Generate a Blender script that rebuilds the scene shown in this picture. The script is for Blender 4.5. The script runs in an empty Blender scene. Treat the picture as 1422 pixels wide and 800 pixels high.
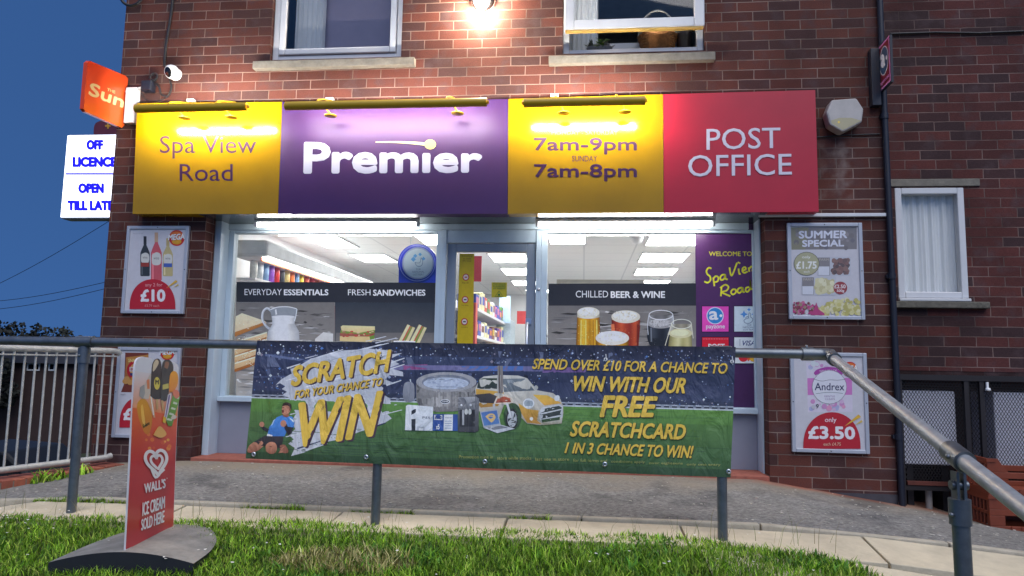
import bpy, bmesh, math, random, os
import numpy as np
from mathutils import Vector, noise
from mathutils.geometry import tessellate_polygon
random.seed(7); rng = np.random.default_rng(7)
S = bpy.context.scene
C = S.collection
R = math.radians

# ---------------------------------------------------------------- camera
CAM = Vector((0.0, -5.162, 1.2)); YAW, PIT, ROL, FPX = 0.1016, 0.1059, 0.0179, 983.5
PW, PH = 1422, 800
FW = Vector((-math.sin(YAW)*math.cos(PIT), math.cos(YAW)*math.cos(PIT), math.sin(PIT)))
_r = Vector((math.cos(YAW), math.sin(YAW), 0)); _u = _r.cross(FW)
RT = _r*math.cos(ROL) + _u*math.sin(ROL); UP = -_r*math.sin(ROL) + _u*math.cos(ROL)
cam = bpy.data.cameras.new('camera'); co = bpy.data.objects.new('camera', cam); C.objects.link(co)
co.matrix_world = ((RT.x, UP.x, -FW.x, CAM.x), (RT.y, UP.y, -FW.y, CAM.y), (RT.z, UP.z, -FW.z, CAM.z), (0, 0, 0, 1))
from mathutils import Matrix
co.matrix_world = Matrix(((RT.x, UP.x, -FW.x, CAM.x), (RT.y, UP.y, -FW.y, CAM.y), (RT.z, UP.z, -FW.z, CAM.z), (0, 0, 0, 1)))
cam.sensor_width = 36; cam.lens = 36*FPX/PW; cam.clip_start = 0.05; cam.clip_end = 2000
S.camera = co

# ---------------------------------------------------------------- sky, sun, exposure
SUN_EL, SUN_AZ = R(56), R(20)            # soft dusk light from above and behind the camera, from its right
W = bpy.data.worlds.new('World'); S.world = W; W.use_nodes = True
nt = W.node_tree; bg = nt.nodes['Background']
sky = nt.nodes.new('ShaderNodeTexSky'); sky.sky_type = 'NISHITA'; sky.sun_disc = False
sky.sun_elevation = SUN_EL; sky.sun_rotation = math.pi - SUN_AZ; sky.ozone_density = 3.0; sky.air_density = 1.0; sky.dust_density = 0.3
tint = nt.nodes.new('ShaderNodeMix'); tint.data_type = 'RGBA'; tint.blend_type = 'MULTIPLY'; tint.inputs[0].default_value = 1
tint.inputs[7].default_value = (0.38, 0.63, 0.91, 1)
tcw = nt.nodes.new('ShaderNodeTexCoord'); lift = nt.nodes.new('ShaderNodeVectorMath'); lift.operation = 'ADD'; lift.inputs[1].default_value = (0, 0, 0.6)
nrmw = nt.nodes.new('ShaderNodeVectorMath'); nrmw.operation = 'NORMALIZE'
nt.links.new(tcw.outputs['Generated'], lift.inputs[0]); nt.links.new(lift.outputs[0], nrmw.inputs[0]); nt.links.new(nrmw.outputs[0], sky.inputs[0])
nt.links.new(sky.outputs[0], tint.inputs[6]); nt.links.new(tint.outputs[2], bg.inputs[0])
bg.inputs[1].default_value = 0.13
sl = bpy.data.lights.new('sun', 'SUN'); sl.energy = 2.7; sl.angle = R(60); sl.color = (1.0, 0.96, 0.93)
so = bpy.data.objects.new('sun', sl); C.objects.link(so)
sd = Vector((math.sin(SUN_AZ)*math.cos(SUN_EL), -math.cos(SUN_AZ)*math.cos(SUN_EL), math.sin(SUN_EL)))
so.rotation_euler = sd.to_track_quat('Z', 'Y').to_euler(); so.location = sd*20
S.view_settings.view_transform = 'Standard'; S.view_settings.look = 'None'
S.view_settings.exposure = 0.0; S.view_settings.gamma = 1.0; S.view_settings.use_curve_mapping = False
S.cycles.use_denoising = True; S.cycles.max_bounces = 8; S.cycles.transparent_max_bounces = 12
S.cycles.sample_clamp_indirect = 6.0

# ---------------------------------------------------------------- helpers
def lin(c):
    return tuple(((v/255)/12.92 if v/255 <= 0.04045 else ((v/255+0.055)/1.055)**2.4) for v in c[:3])
def ray(px, py): return FW + RT*((px-PW/2)/FPX) - UP*((py-PH/2)/FPX)
def at(px, py, Y):                       # the point of the plane y = Y seen at that spot of the photograph
    d = ray(px, py); return CAM + d*((Y-CAM.y)/d.y)
def atX(px, py, X):
    d = ray(px, py); return CAM + d*((X-CAM.x)/d.x)
def atZ(px, py, Z):
    d = ray(px, py); return CAM + d*((Z-CAM.z)/d.z)
def tag(o, label=None, cat=None, group=None, kind=None):
    if label: o['label'] = label
    if cat: o['category'] = cat
    if group: o['group'] = group
    if kind: o['kind'] = kind
    return o
def empty(name, loc, label, cat, group=None, rz=0):
    o = bpy.data.objects.new(name, None); C.objects.link(o); o.location = loc; o.rotation_euler = (0, 0, rz)
    o.empty_display_size = 0.1
    return tag(o, label, cat, group)
def copy_tree(o, parent=None):
    c = o.copy(); C.objects.link(c); c.parent = parent
    for ch in list(o.children): copy_tree(ch, c)
    return c

class MB:                                # collects shapes; build() links them as ONE mesh object
    def __init__(s): s.v = []; s.f = []; s.m = []; s.sm = []
    def add(s, vs, fs, mi=0, sm=False):
        n = len(s.v); s.v += [tuple(v) for v in vs]
        for f in fs: s.f.append(tuple(i+n for i in f)); s.m.append(mi); s.sm.append(sm)
        return s
    def box(s, a, b, mi=0, faces='xXyYzZ'):
        x0, y0, z0 = [min(p, q) for p, q in zip(a, b)]; x1, y1, z1 = [max(p, q) for p, q in zip(a, b)]
        vs = [(x0,y0,z0),(x1,y0,z0),(x1,y1,z0),(x0,y1,z0),(x0,y0,z1),(x1,y0,z1),(x1,y1,z1),(x0,y1,z1)]
        F = {'z':(3,2,1,0),'Z':(4,5,6,7),'y':(0,1,5,4),'Y':(2,3,7,6),'x':(3,0,4,7),'X':(1,2,6,5)}
        return s.add(vs, [F[k] for k in faces], mi)
    def obox(s, c, U, V, N, mi=0):       # oriented box: centre and three half vectors
        c, U, V, N = Vector(c), Vector(U), Vector(V), Vector(N)
        vs = [c+U*i+V*j+N*k for k in (-1,1) for j in (-1,1) for i in (-1,1)]
        return s.add(vs, [(0,2,3,1),(4,5,7,6),(0,1,5,4),(2,6,7,3),(0,4,6,2),(1,3,7,5)], mi)
    def tube(s, pts, r, n=10, mi=0, cap=True, sm=True):
        pts = [Vector(p) for p in pts]; rs = r if isinstance(r, (list, tuple)) else [r]*len(pts)
        vs = []; ref = None
        for i, p in enumerate(pts):
            t = (pts[min(i+1, len(pts)-1)] - pts[max(i-1, 0)]).normalized()
            if ref is None:
                ref = Vector((0,0,1)) if abs(t.z) < 0.9 else Vector((1,0,0))
            a = (ref - t*ref.dot(t)).normalized(); ref = a; b = t.cross(a)
            vs += [p + (a*math.cos(2*math.pi*k/n) + b*math.sin(2*math.pi*k/n))*rs[i] for k in range(n)]
        fs = [(i*n+k, i*n+(k+1)%n, (i+1)*n+(k+1)%n, (i+1)*n+k) for i in range(len(pts)-1) for k in range(n)]
        s.add(vs, fs, mi, sm)
        if cap:
            s.add(vs[:n], [tuple(range(n))[::-1]], mi); s.add(vs[-n:], [tuple(range(n))], mi)
        return s
    def lathe(s, c, prof, n=20, mi=0, axis=(0,0,1), sm=True):
        ax = Vector(axis).normalized(); ref = Vector((1,0,0)) if abs(ax.x) < 0.9 else Vector((0,1,0))
        a = (ref - ax*ref.dot(ax)).normalized(); b = ax.cross(a); c = Vector(c); vs = []
        for r_, h in prof: vs += [c + ax*h + (a*math.cos(2*math.pi*k/n)+b*math.sin(2*math.pi*k/n))*max(r_, 1e-5) for k in range(n)]
        fs = [(i*n+k, i*n+(k+1)%n, (i+1)*n+(k+1)%n, (i+1)*n+k) for i in range(len(prof)-1) for k in range(n)]
        return s.add(vs, fs, mi, sm)
    def prism(s, poly, off, mi=0):       # planar polygon of 3-D points pushed along off
        off = Vector(off); p = [Vector(q) for q in poly]; n = len(p)
        vs = p + [q+off for q in p]
        tri = tessellate_polygon([p])
        fs = [tuple(t) for t in tri] + [tuple(i+n for i in t[::-1]) for t in tri] + [(i, (i+1)%n, (i+1)%n+n, i+n) for i in range(n)]
        return s.add(vs, fs, mi)
    def build(s, name, mats, parent=None, bevel=0, recalc=True, vcol=None):
        me = bpy.data.meshes.new(name)
        loc = Vector((0,0,0))
        if parent is not None:
            Mi = world(parent).inverted(); me.from_pydata([Mi @ Vector(v) for v in s.v], [], s.f)
        else:                             # a top-level mesh gets its origin at its base
            A = np.array(s.v); loc = Vector(((A[:,0].min()+A[:,0].max())/2, (A[:,1].min()+A[:,1].max())/2, A[:,2].min()))
            me.from_pydata([Vector(v)-loc for v in s.v], [], s.f)
        for m in (mats if isinstance(mats, (list, tuple)) else [mats]): me.materials.append(m)
        me.polygons.foreach_set('material_index', s.m); me.polygons.foreach_set('use_smooth', s.sm)
        if recalc:
            bm = bmesh.new(); bm.from_mesh(me); bmesh.ops.recalc_face_normals(bm, faces=bm.faces); bm.to_mesh(me); bm.free()
        me.update()
        o = bpy.data.objects.new(name, me); C.objects.link(o); o.parent = parent; o.location = loc
        if bevel:
            b = o.modifiers.new('bevel', 'BEVEL'); b.width = bevel; b.segments = 2; b.limit_method = 'ANGLE'
        return o
def world(o):
    M = Matrix.LocRotScale(o.location, o.rotation_euler, o.scale)
    return world(o.parent) @ M if o.parent else M
def B(name, mats, parent, a, b, bevel=0): return MB().box(a, b).build(name, mats, parent, bevel)

# ---------------------------------------------------------------- materials
def mat(name, col, rough=0.6, metal=0.0, var=0.12, scale=8.0, bump=0.0, bscale=60.0, spec=0.5, coat=0.0, stretch=None):
    m = bpy.data.materials.new(name); m.use_nodes = True; n = m.node_tree; b = n.nodes['Principled BSDF']
    c = lin(col); b.inputs['Roughness'].default_value = rough; b.inputs['Metallic'].default_value = metal
    b.inputs['Specular IOR Level'].default_value = spec; b.inputs['Coat Weight'].default_value = coat
    tc = n.nodes.new('ShaderNodeTexCoord'); src = tc.outputs['Object']
    if stretch:
        mp = n.nodes.new('ShaderNodeMapping'); mp.inputs['Scale'].default_value = stretch; n.links.new(src, mp.inputs[0]); src = mp.outputs[0]
    nz = n.nodes.new('ShaderNodeTexNoise'); nz.inputs['Scale'].default_value = scale; nz.inputs['Detail'].default_value = 6
    nz.inputs['Roughness'].default_value = 0.65
    n.links.new(src, nz.inputs['Vector'])
    rp = n.nodes.new('ShaderNodeValToRGB'); rp.color_ramp.elements[0].position = 0.3; rp.color_ramp.elements[1].position = 0.7
    rp.color_ramp.elements[0].color = (*[v*(1-var) for v in c], 1); rp.color_ramp.elements[1].color = (*[min(1, v*(1+var)) for v in c], 1)
    n.links.new(nz.outputs['Fac'], rp.inputs[0]); n.links.new(rp.outputs[0], b.inputs['Base Color'])
    if bump:
        nb = n.nodes.new('ShaderNodeTexNoise'); nb.inputs['Scale'].default_value = bscale; nb.inputs['Detail'].default_value = 4
        n.links.new(src, nb.inputs['Vector'])
        bp = n.nodes.new('ShaderNodeBump'); bp.inputs['Strength'].default_value = bump; bp.inputs['Distance'].default_value = 0.01
        n.links.new(nb.outputs['Fac'], bp.inputs['Height']); n.links.new(bp.outputs[0], b.inputs['Normal'])
    return m
def emit(name, col, strength):
    m = bpy.data.materials.new(name); m.use_nodes = True; b = m.node_tree.nodes['Principled BSDF']
    b.inputs['Base Color'].default_value = (*col, 1); b.inputs['Emission Color'].default_value = (*col, 1)
    b.inputs['Emission Strength'].default_value = strength
    return m
def glass(name, tintc=(1,1,1), rough=0.0, refl=1.0):
    m = bpy.data.materials.new(name); m.use_nodes = True; n = m.node_tree; n.nodes.remove(n.nodes['Principled BSDF'])
    out = n.nodes['Material Output']; t = n.nodes.new('ShaderNodeBsdfTransparent'); t.inputs[0].default_value = (*tintc, 1)
    g = n.nodes.new('ShaderNodeBsdfGlossy'); g.inputs['Roughness'].default_value = rough
    fr = n.nodes.new('ShaderNodeFresnel'); fr.inputs[0].default_value = 1.5
    mu = n.nodes.new('ShaderNodeMath'); mu.operation = 'MULTIPLY'; mu.inputs[1].default_value = refl; n.links.new(fr.outputs[0], mu.inputs[0])
    mx = n.nodes.new('ShaderNodeMixShader'); n.links.new(mu.outputs[0], mx.inputs[0]); n.links.new(t.outputs[0], mx.inputs[1]); n.links.new(g.outputs[0], mx.inputs[2])
    n.links.new(mx.outputs[0], out.inputs[0]); return m
def brick_mat(name, phase_x=0.0, phase_z=0.008, reds=((82,46,40),(98,56,47)), dark=(70,46,44), mortar=(136,115,105), w=0.225, h=0.075, stain=False):
    m = bpy.data.materials.new(name); m.use_nodes = True; n = m.node_tree; L = n.links; b = n.nodes['Principled BSDF']
    def nd(t, **k):
        q = n.nodes.new(t)
        for a, v in k.items(): setattr(q, a, v)
        return q
    geo = nd('ShaderNodeNewGeometry'); sp = nd('ShaderNodeSeparateXYZ'); L.new(geo.outputs['Position'], sp.inputs[0])
    ad = nd('ShaderNodeMath', operation='ADD'); L.new(sp.outputs['X'], ad.inputs[0]); L.new(sp.outputs['Y'], ad.inputs[1])   # runs on round corners
    ax = nd('ShaderNodeMath', operation='ADD'); L.new(ad.outputs[0], ax.inputs[0]); ax.inputs[1].default_value = 20.25 - phase_x
    az = nd('ShaderNodeMath', operation='ADD'); L.new(sp.outputs['Z'], az.inputs[0]); az.inputs[1].default_value = 15.0 - phase_z
    cb = nd('ShaderNodeCombineXYZ'); L.new(ax.outputs[0], cb.inputs[0]); L.new(az.outputs[0], cb.inputs[1])
    # slight wobble of the courses
    wn = nd('ShaderNodeTexNoise'); wn.inputs['Scale'].default_value = 9; L.new(geo.outputs['Position'], wn.inputs['Vector'])
    wv = nd('ShaderNodeVectorMath', operation='MULTIPLY_ADD'); L.new(wn.outputs['Color'], wv.inputs[0]); wv.inputs[1].default_value = (0.008, 0.006, 0); L.new(cb.outputs[0], wv.inputs[2])
    bt = nd('ShaderNodeTexBrick'); bt.offset = 0.5; bt.inputs['Scale'].default_value = 1; bt.inputs['Mortar Size'].default_value = 0.0036
    bt.inputs['Mortar Smooth'].default_value = 0.25; bt.inputs['Brick Width'].default_value = w; bt.inputs['Row Height'].default_value = h
    bt.inputs['Color1'].default_value = (0,0,0,1); bt.inputs['Color2'].default_value = (1,1,1,1); bt.inputs['Mortar'].default_value = (0.5,0.5,0.5,1); bt.inputs['Bias'].default_value = 0
    L.new(wv.outputs[0], bt.inputs['Vector'])
    rp = nd('ShaderNodeValToRGB'); e = rp.color_ramp.elements
    e[0].position = 0.0; e[0].color = (*lin(dark), 1); e[1].position = 1.0; e[1].color = (*lin(reds[1]), 1)
    for pos, c in ((0.22, dark), (0.34, reds[0]), (0.75, reds[1]), (0.9, tuple(v*0.9 for v in reds[0]))):
        q = e.new(pos); q.color = (*lin(c), 1)
    L.new(bt.outputs['Color'], rp.inputs[0])
    # blotches across a face (blue-grey fire marks) and fine grain
    n1 = nd('ShaderNodeTexNoise'); n1.inputs['Scale'].default_value = 7; n1.inputs['Detail'].default_value = 5; L.new(geo.outputs['Position'], n1.inputs['Vector'])
    r1 = nd('ShaderNodeValToRGB'); r1.color_ramp.elements[0].position = 0.52; r1.color_ramp.elements[1].position = 0.68; L.new(n1.outputs['Fac'], r1.inputs[0])
    f1 = nd('ShaderNodeMath', operation='MULTIPLY'); L.new(r1.outputs[0], f1.inputs[0]); f1.inputs[1].default_value = 0.55
    mx = nd('ShaderNodeMix', data_type='RGBA'); L.new(f1.outputs[0], mx.inputs[0]); L.new(rp.outputs[0], mx.inputs[6]); mx.inputs[7].default_value = (*lin((80,64,66)), 1)
    n2 = nd('ShaderNodeTexNoise'); n2.inputs['Scale'].default_value = 120; n2.inputs['Detail'].default_value = 5; L.new(geo.outputs['Position'], n2.inputs['Vector'])
    r2 = nd('ShaderNodeMapRange'); r2.inputs[3].default_value = 0.62; r2.inputs[4].default_value = 1.38; L.new(n2.outputs['Fac'], r2.inputs[0])
    mg = nd('ShaderNodeMix', data_type='RGBA', blend_type='MULTIPLY'); mg.inputs[0].default_value = 1; L.new(mx.outputs[2], mg.inputs[6]); L.new(r2.outputs[0], mg.inputs[7])
    n3 = nd('ShaderNodeTexNoise'); n3.inputs['Scale'].default_value = 2.2; n3.inputs['Detail'].default_value = 6; L.new(geo.outputs['Position'], n3.inputs['Vector'])
    rm = nd('ShaderNodeValToRGB'); rm.color_ramp.elements[0].color = (*lin(tuple(v*0.62 for v in mortar)), 1); rm.color_ramp.elements[1].color = (*lin(mortar), 1)
    rm.color_ramp.elements[0].position = 0.35; rm.color_ramp.elements[1].position = 0.6; L.new(n3.outputs['Fac'], rm.inputs[0])
    mm = nd('ShaderNodeMix', data_type='RGBA'); L.new(bt.outputs['Fac'], mm.inputs[0]); L.new(mg.outputs[2], mm.inputs[6]); L.new(rm.outputs[0], mm.inputs[7])
    if stain:
        def sm(sock, a_, b_): t = nd('ShaderNodeMapRange', interpolation_type='SMOOTHSTEP'); t.inputs[1].default_value = a_; t.inputs[2].default_value = b_; L.new(sock, t.inputs[0]); return t.outputs[0]
        def ml(p_, q_): t = nd('ShaderNodeMath', operation='MULTIPLY'); L.new(p_, t.inputs[0]); L.new(q_, t.inputs[1]); return t.outputs[0]
        ns = nd('ShaderNodeTexNoise'); ns.inputs['Scale'].default_value = 9; ns.inputs['Detail'].default_value = 7; L.new(geo.outputs['Position'], ns.inputs['Vector'])
        k_ = ml(ml(sm(sp.outputs['X'],1.62,1.72), sm(sp.outputs['X'],1.95,1.86)), ml(sm(sp.outputs['Z'],2.34,2.46), sm(sp.outputs['Z'],2.88,2.80)))
        k_ = ml(k_, sm(ns.outputs['Fac'],0.42,0.80)); mst = nd('ShaderNodeMix', data_type='RGBA'); L.new(k_, mst.inputs[0]); L.new(mm.outputs[2], mst.inputs[6]); mst.inputs[7].default_value = (*lin((124,108,102)),1); mm = mst
    n4 = nd('ShaderNodeTexNoise'); n4.inputs['Scale'].default_value = 1.1; n4.inputs['Detail'].default_value = 8; n4.inputs['Roughness'].default_value = 0.7; L.new(geo.outputs['Position'], n4.inputs['Vector'])
    r4 = nd('ShaderNodeMapRange'); r4.inputs[1].default_value = 0.32; r4.inputs[2].default_value = 0.68; r4.inputs[3].default_value = 0.70; r4.inputs[4].default_value = 1.18; L.new(n4.outputs['Fac'], r4.inputs[0])
    md = nd('ShaderNodeMix', data_type='RGBA', blend_type='MULTIPLY'); md.inputs[0].default_value = 1; L.new(mm.outputs[2], md.inputs[6]); L.new(r4.outputs[0], md.inputs[7]); mm = md
    L.new(mm.outputs[2], b.inputs['Base Color']); b.inputs['Roughness'].default_value = 0.85; b.inputs['Specular IOR Level'].default_value = 0.25
    iv = nd('ShaderNodeMath', operation='SUBTRACT'); iv.inputs[0].default_value = 1; L.new(bt.outputs['Fac'], iv.inputs[1])
    hh = nd('ShaderNodeMath', operation='MULTIPLY_ADD'); L.new(n2.outputs['Fac'], hh.inputs[0]); hh.inputs[1].default_value = 0.35; L.new(iv.outputs[0], hh.inputs[2])
    bp = nd('ShaderNodeBump'); bp.inputs['Strength'].default_value = 0.7; bp.inputs['Distance'].default_value = 0.006; L.new(hh.outputs[0], bp.inputs['Height']); L.new(bp.outputs[0], b.inputs['Normal'])
    return m
def art_mat(name, rough=0.45, coat=0.0, spec=0.4, emission=0.0, var=0.08):
    m = bpy.data.materials.new(name); m.use_nodes = True; n = m.node_tree; b = n.nodes['Principled BSDF']
    at_ = n.nodes.new('ShaderNodeVertexColor'); at_.layer_name = 'ink'
    nz = n.nodes.new('ShaderNodeTexNoise'); nz.inputs['Scale'].default_value = 22; nz.inputs['Detail'].default_value = 10; nz.inputs['Roughness'].default_value = 0.75
    mr = n.nodes.new('ShaderNodeMapRange'); mr.inputs[3].default_value = 1-var*2; mr.inputs[4].default_value = 1+var
    tc = n.nodes.new('ShaderNodeTexCoord'); n.links.new(tc.outputs['Object'], nz.inputs['Vector']); n.links.new(nz.outputs['Fac'], mr.inputs[0])
    mx = n.nodes.new('ShaderNodeMix'); mx.data_type = 'RGBA'; mx.blend_type = 'MULTIPLY'; mx.inputs[0].default_value = 1
    n.links.new(at_.outputs[0], mx.inputs[6]); n.links.new(mr.outputs[0], mx.inputs[7])
    n.links.new(mx.outputs[2], b.inputs['Base Color']); b.inputs['Roughness'].default_value = rough; b.inputs['Coat Weight'].default_value = coat
    b.inputs['Specular IOR Level'].default_value = spec; b.inputs['Coat Roughness'].default_value = 0.08
    if emission:
        n.links.new(mx.outputs[2], b.inputs['Emission Color']); b.inputs['Emission Strength'].default_value = emission
    return m
INK = art_mat('printed_paper', 0.5, 0.0, var=0.11); INK_SIGN = art_mat('printed_sign_face', 0.3, 0.3, var=0.03); INK_VINYL = art_mat('printed_vinyl', 0.35, 0.0, var=0.16)
INK_CLOTH = art_mat('printed_pvc_banner', 0.5, 0.0, var=0.17); INK_LIT = art_mat('backlit_sign_face', 0.4, emission=2.2, var=0.01)
INK_YEL = art_mat('glossy_fascia_print', 0.13, 0.0, spec=0.5, var=0.03); INK_PUR = art_mat('satin_fascia_print', 0.3, 0.0, spec=0.6, var=0.03)

# ---------------------------------------------------------------- lettering
_tc = {}
def text_geo(s, bold=0.0, space=1.0, res=3):
    k = (s, bold, space)
    if k in _tc: return _tc[k]
    cu = bpy.data.curves.new('lettering', 'FONT'); cu.body = s; cu.offset = bold; cu.resolution_u = res; cu.space_character = space
    o = bpy.data.objects.new('lettering', cu); C.objects.link(o)
    dg = bpy.context.evaluated_depsgraph_get(); dg.update()
    me = bpy.data.meshes.new_from_object(o.evaluated_get(dg))
    vs = np.array([v.co[:2] for v in me.vertices]); fs = [tuple(p.vertices) for p in me.polygons]
    bpy.data.objects.remove(o); bpy.data.curves.remove(cu); bpy.data.meshes.remove(me)
    lo, hi = vs.min(0), vs.max(0); _tc[k] = ((vs-lo)/(hi-lo), fs); return _tc[k]
def smooth(pts, n=6):
    p = [Vector((*q, 0)) for q in pts]; out = []
    for i in range(len(p)-1):
        a, b, c, d = p[max(i-1,0)], p[i], p[i+1], p[min(i+2, len(p)-1)]
        for k in range(n):
            t = k/n; out.append(((b*2 + (c-a)*t + (a*2-b*5+c*4-d)*t*t + (b*3-a-c*3+d)*t**3)*0.5)[:2])
    return out + [tuple(p[-1][:2])]
def ell(x, y, rx, ry=None, n=24, a0=0, a1=360, rot=0):
    ry = rx if ry is None else ry; c, s = math.cos(R(rot)), math.sin(R(rot)); out = []
    full = abs(a1-a0) >= 360
    for k in range(n if full else n+1):
        a = R(a0+(a1-a0)*k/n); u, v = rx*math.cos(a), ry*math.sin(a); out.append((x+u*c-v*s, y+u*s+v*c))
    return out
def rect(x0, y0, x1, y1): return [(x0,y0),(x1,y0),(x1,y1),(x0,y1)]
class Art:                               # flat print on a real plane; every layer sits a hair in front of the last
    def __init__(s, O, N, step=0.0003, warp=None, maxlen=None):
        s.O = Vector(O); s.N = Vector(N).normalized(); s.step = step; s.v = []; s.f = []; s.c = []; s.layer = 0; s.M = lambda x, y: (x, y)
        s.warp = warp; s.maxlen = maxlen
    def zoom(s, x0, y0, k): s.M = lambda x, y: (x0+x/k, y0+y/k); return s
    def P(s, q):
        px, py = s.M(*q); d = ray(px, py); t = (s.O-CAM).dot(s.N)/d.dot(s.N); return CAM + d*t
    def raw(s, pts3, faces, cols, layer=None):
        if layer is None: s.layer += 1; layer = s.layer
        n = len(s.v); s.v += [(p, layer) for p in pts3]
        for f in faces: s.f.append(tuple(i+n for i in f)); s.c.append([cols[i] for i in f])
    def poly(s, pts, col, layer=None, col2=None):    # col2: printed gradient from the first edge's end of y to the other
        if layer is not None: layer += random.random()*0.95
        p = [s.P(q) for q in pts]
        tri = [tuple(t) for t in tessellate_polygon([p])]
        ys = [q[1] for q in pts]; a, b = min(ys), max(ys); c1 = lin(col); c2 = lin(col2) if col2 else c1
        cols = [tuple(c1[k]+(c2[k]-c1[k])*((y-a)/max(b-a, 1e-6)) for k in range(3)) for y in ys]
        s.raw(p, tri, cols, layer); return s
    def cyl(s, quad, cols, n=14, dark=1.0, bow=0.0):      # printed picture of something round: colours blended across
        tl, tr, br, bl = quad; P = []; Cc = []
        for i in range(n+1):
            u = i/n; k = u*(len(cols)-1); a = min(int(k), len(cols)-2); f = k-a; c = [lin(cols[a])[j]*(1-f)+lin(cols[a+1])[j]*f for j in range(3)]
            sag = bow*(1-(2*u-1)**2)
            P += [s.P((tl[0]+(tr[0]-tl[0])*u, tl[1]+(tr[1]-tl[1])*u)), s.P((bl[0]+(br[0]-bl[0])*u, bl[1]+(br[1]-bl[1])*u+sag))]; Cc += [c, [v*dark for v in c]]
        s.raw(P, [(2*i,2*i+1,2*i+3,2*i+2) for i in range(n)], Cc); return s
    def specks(s, n, x0, y0, x1, y1, rr, cols, inside=None):
        s.layer += 1
        for _ in range(n):
            x, y = random.uniform(x0,x1), random.uniform(y0,y1)
            if inside and not inside(x, y): continue
            r = random.uniform(*rr); s.poly(ell(x,y,r,r*random.uniform(.5,1),7,rot=random.uniform(0,180)), random.choice(cols), layer=s.layer)
        s.layer += 1; return s
    def text(s, t, quad, col, bold=0.0, layer=None, shadow=None, space=1.0):
        if len(quad) == 2: (x0,y0),(x1,y1) = quad; quad = [(x0,y0),(x1,y0),(x1,y1),(x0,y1)]
        tl, tr, br, bl = [Vector((*q, 0)) for q in quad]
        uv, fs = text_geo(t, 0.0, space)
        r = max(0.0, bold)*1.05*((bl-tl).length+(br-tr).length)/2
        if r:
            ux, uy = (tr-tl).normalized()*r, (bl-tl).normalized()*r; tl, tr, br, bl = tl+ux+uy, tr-ux+uy, br-ux-uy, bl+ux-uy
        def put(dx, dy, c):
            if r:
                for k in range(10): put1(dx+r*math.cos(k*0.6283), dy+r*math.sin(k*0.6283), c)
            else: put1(dx, dy, c)
        def put1(dx, dy, c):
            pts = []
            for u, v in uv:
                q = (tl*(1-u)+tr*u)*v + (bl*(1-u)+br*u)*(1-v); pts.append(s.P((q.x+dx, q.y+dy)))
            s.raw(pts, fs, [lin(c)]*len(pts))
        if shadow: put(shadow[0], shadow[1], shadow[2])
        put(0, 0, col); return s
    def stroke(s, pts, w, col, n=6, layer=None, taper=None):
        p = smooth(pts, n) if n > 1 else pts; L, Rr = [], []
        for i, q in enumerate(p):
            a, b = p[max(i-1,0)], p[min(i+1,len(p)-1)]; dx, dy = b[0]-a[0], b[1]-a[1]; l = math.hypot(dx, dy) or 1
            ww = w*0.5*(1 if not taper else taper(i/(len(p)-1))); L.append((q[0]-dy/l*ww, q[1]+dx/l*ww)); Rr.append((q[0]+dy/l*ww, q[1]-dx/l*ww))
        P3 = [s.P(q) for q in L]+[s.P(q) for q in Rr]; k = len(p)
        s.raw(P3, [(i, i+1, k+i+1, k+i) for i in range(k-1)], [lin(col)]*len(P3), layer); return s
    def build(s, name, material, parent):
        me = bpy.data.meshes.new(name)
        st = min(s.step, 0.005/max(1, s.layer)); me.from_pydata([p + s.N*(l*st) for p, l in s.v], [], s.f); ca = me.color_attributes.new('ink', 'FLOAT_COLOR', 'CORNER')
        flat = [x for f in s.c for c in f for x in (*c, 1.0)]; ca.data.foreach_set('color', flat)
        bm = bmesh.new(); bm.from_mesh(me)
        bm.faces.ensure_lookup_table(); bm.normal_update()
        bmesh.ops.reverse_faces(bm, faces=[f for f in bm.faces if f.normal.dot(s.N) < 0])
        if s.maxlen:
            for _ in range(6):
                es = [e for e in bm.edges if e.calc_length() > s.maxlen]
                if not es: break
                bmesh.ops.subdivide_edges(bm, edges=es, cuts=1)
            bmesh.ops.triangulate(bm, faces=[f for f in bm.faces if len(f.verts) > 4])
        if s.warp:
            for v in bm.verts: v.co += s.warp(v.co)
        if parent is not None:
            bm.transform(world(parent).inverted())
        bm.to_mesh(me); bm.free(); me.materials.append(material); me.update()
        o = bpy.data.objects.new(name, me); C.objects.link(o); o.parent = parent; return o

BRICK = brick_mat('red_brick_wall', stain=True); BRICK2 = brick_mat('red_brick_wing', phase_x=0.06, phase_z=0.035, reds=((78,43,41),(92,49,45)), dark=(60,42,43), mortar=(126,103,96))
M_GREY = mat('grey_blue_powder_coat', (184,200,212), 0.36, var=0.05); M_GREYD = mat('grey_door_paint', (132,142,156), 0.4, var=0.05)
M_ALU = mat('brushed_aluminium', (188,192,200), 0.32, 0.85, var=0.05); M_PVC = mat('white_upvc', (205,206,208), 0.35, var=0.05)
M_STONE = mat('concrete_sill', (118,113,103), 0.85, var=0.25, scale=14, bump=0.3); M_WHITE = mat('white_plastic', (222,222,222), 0.4, var=0.04)
M_GALV = mat('galvanised_steel', (108,114,120), 0.42, 0.75, var=0.22, scale=18, bump=0.05); M_GALVB = mat('bright_galvanised_steel', (152,156,160), 0.45, 0.4, var=0.22, scale=25)
M_GALVP = mat('pale_galvanised_steel', (180,180,174), 0.5, 0.25, var=0.2, scale=25); M_BLACK = mat('black_plastic', (28,28,32), 0.5); M_NAVY = mat('dark_sign_case', (24,27,40), 0.5); M_DARK = mat('dark_steel', (40,36,38), 0.6, 0.3)
M_YELP = mat('yellow_lamp_housing', (176,142,20), 0.4, var=0.06); M_GLASS = glass('shop_glass', (0.97,0.98,0.97)); M_PANE = glass('window_pane', (0.98,0.98,0.98), 0.02, 0.8)
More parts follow.
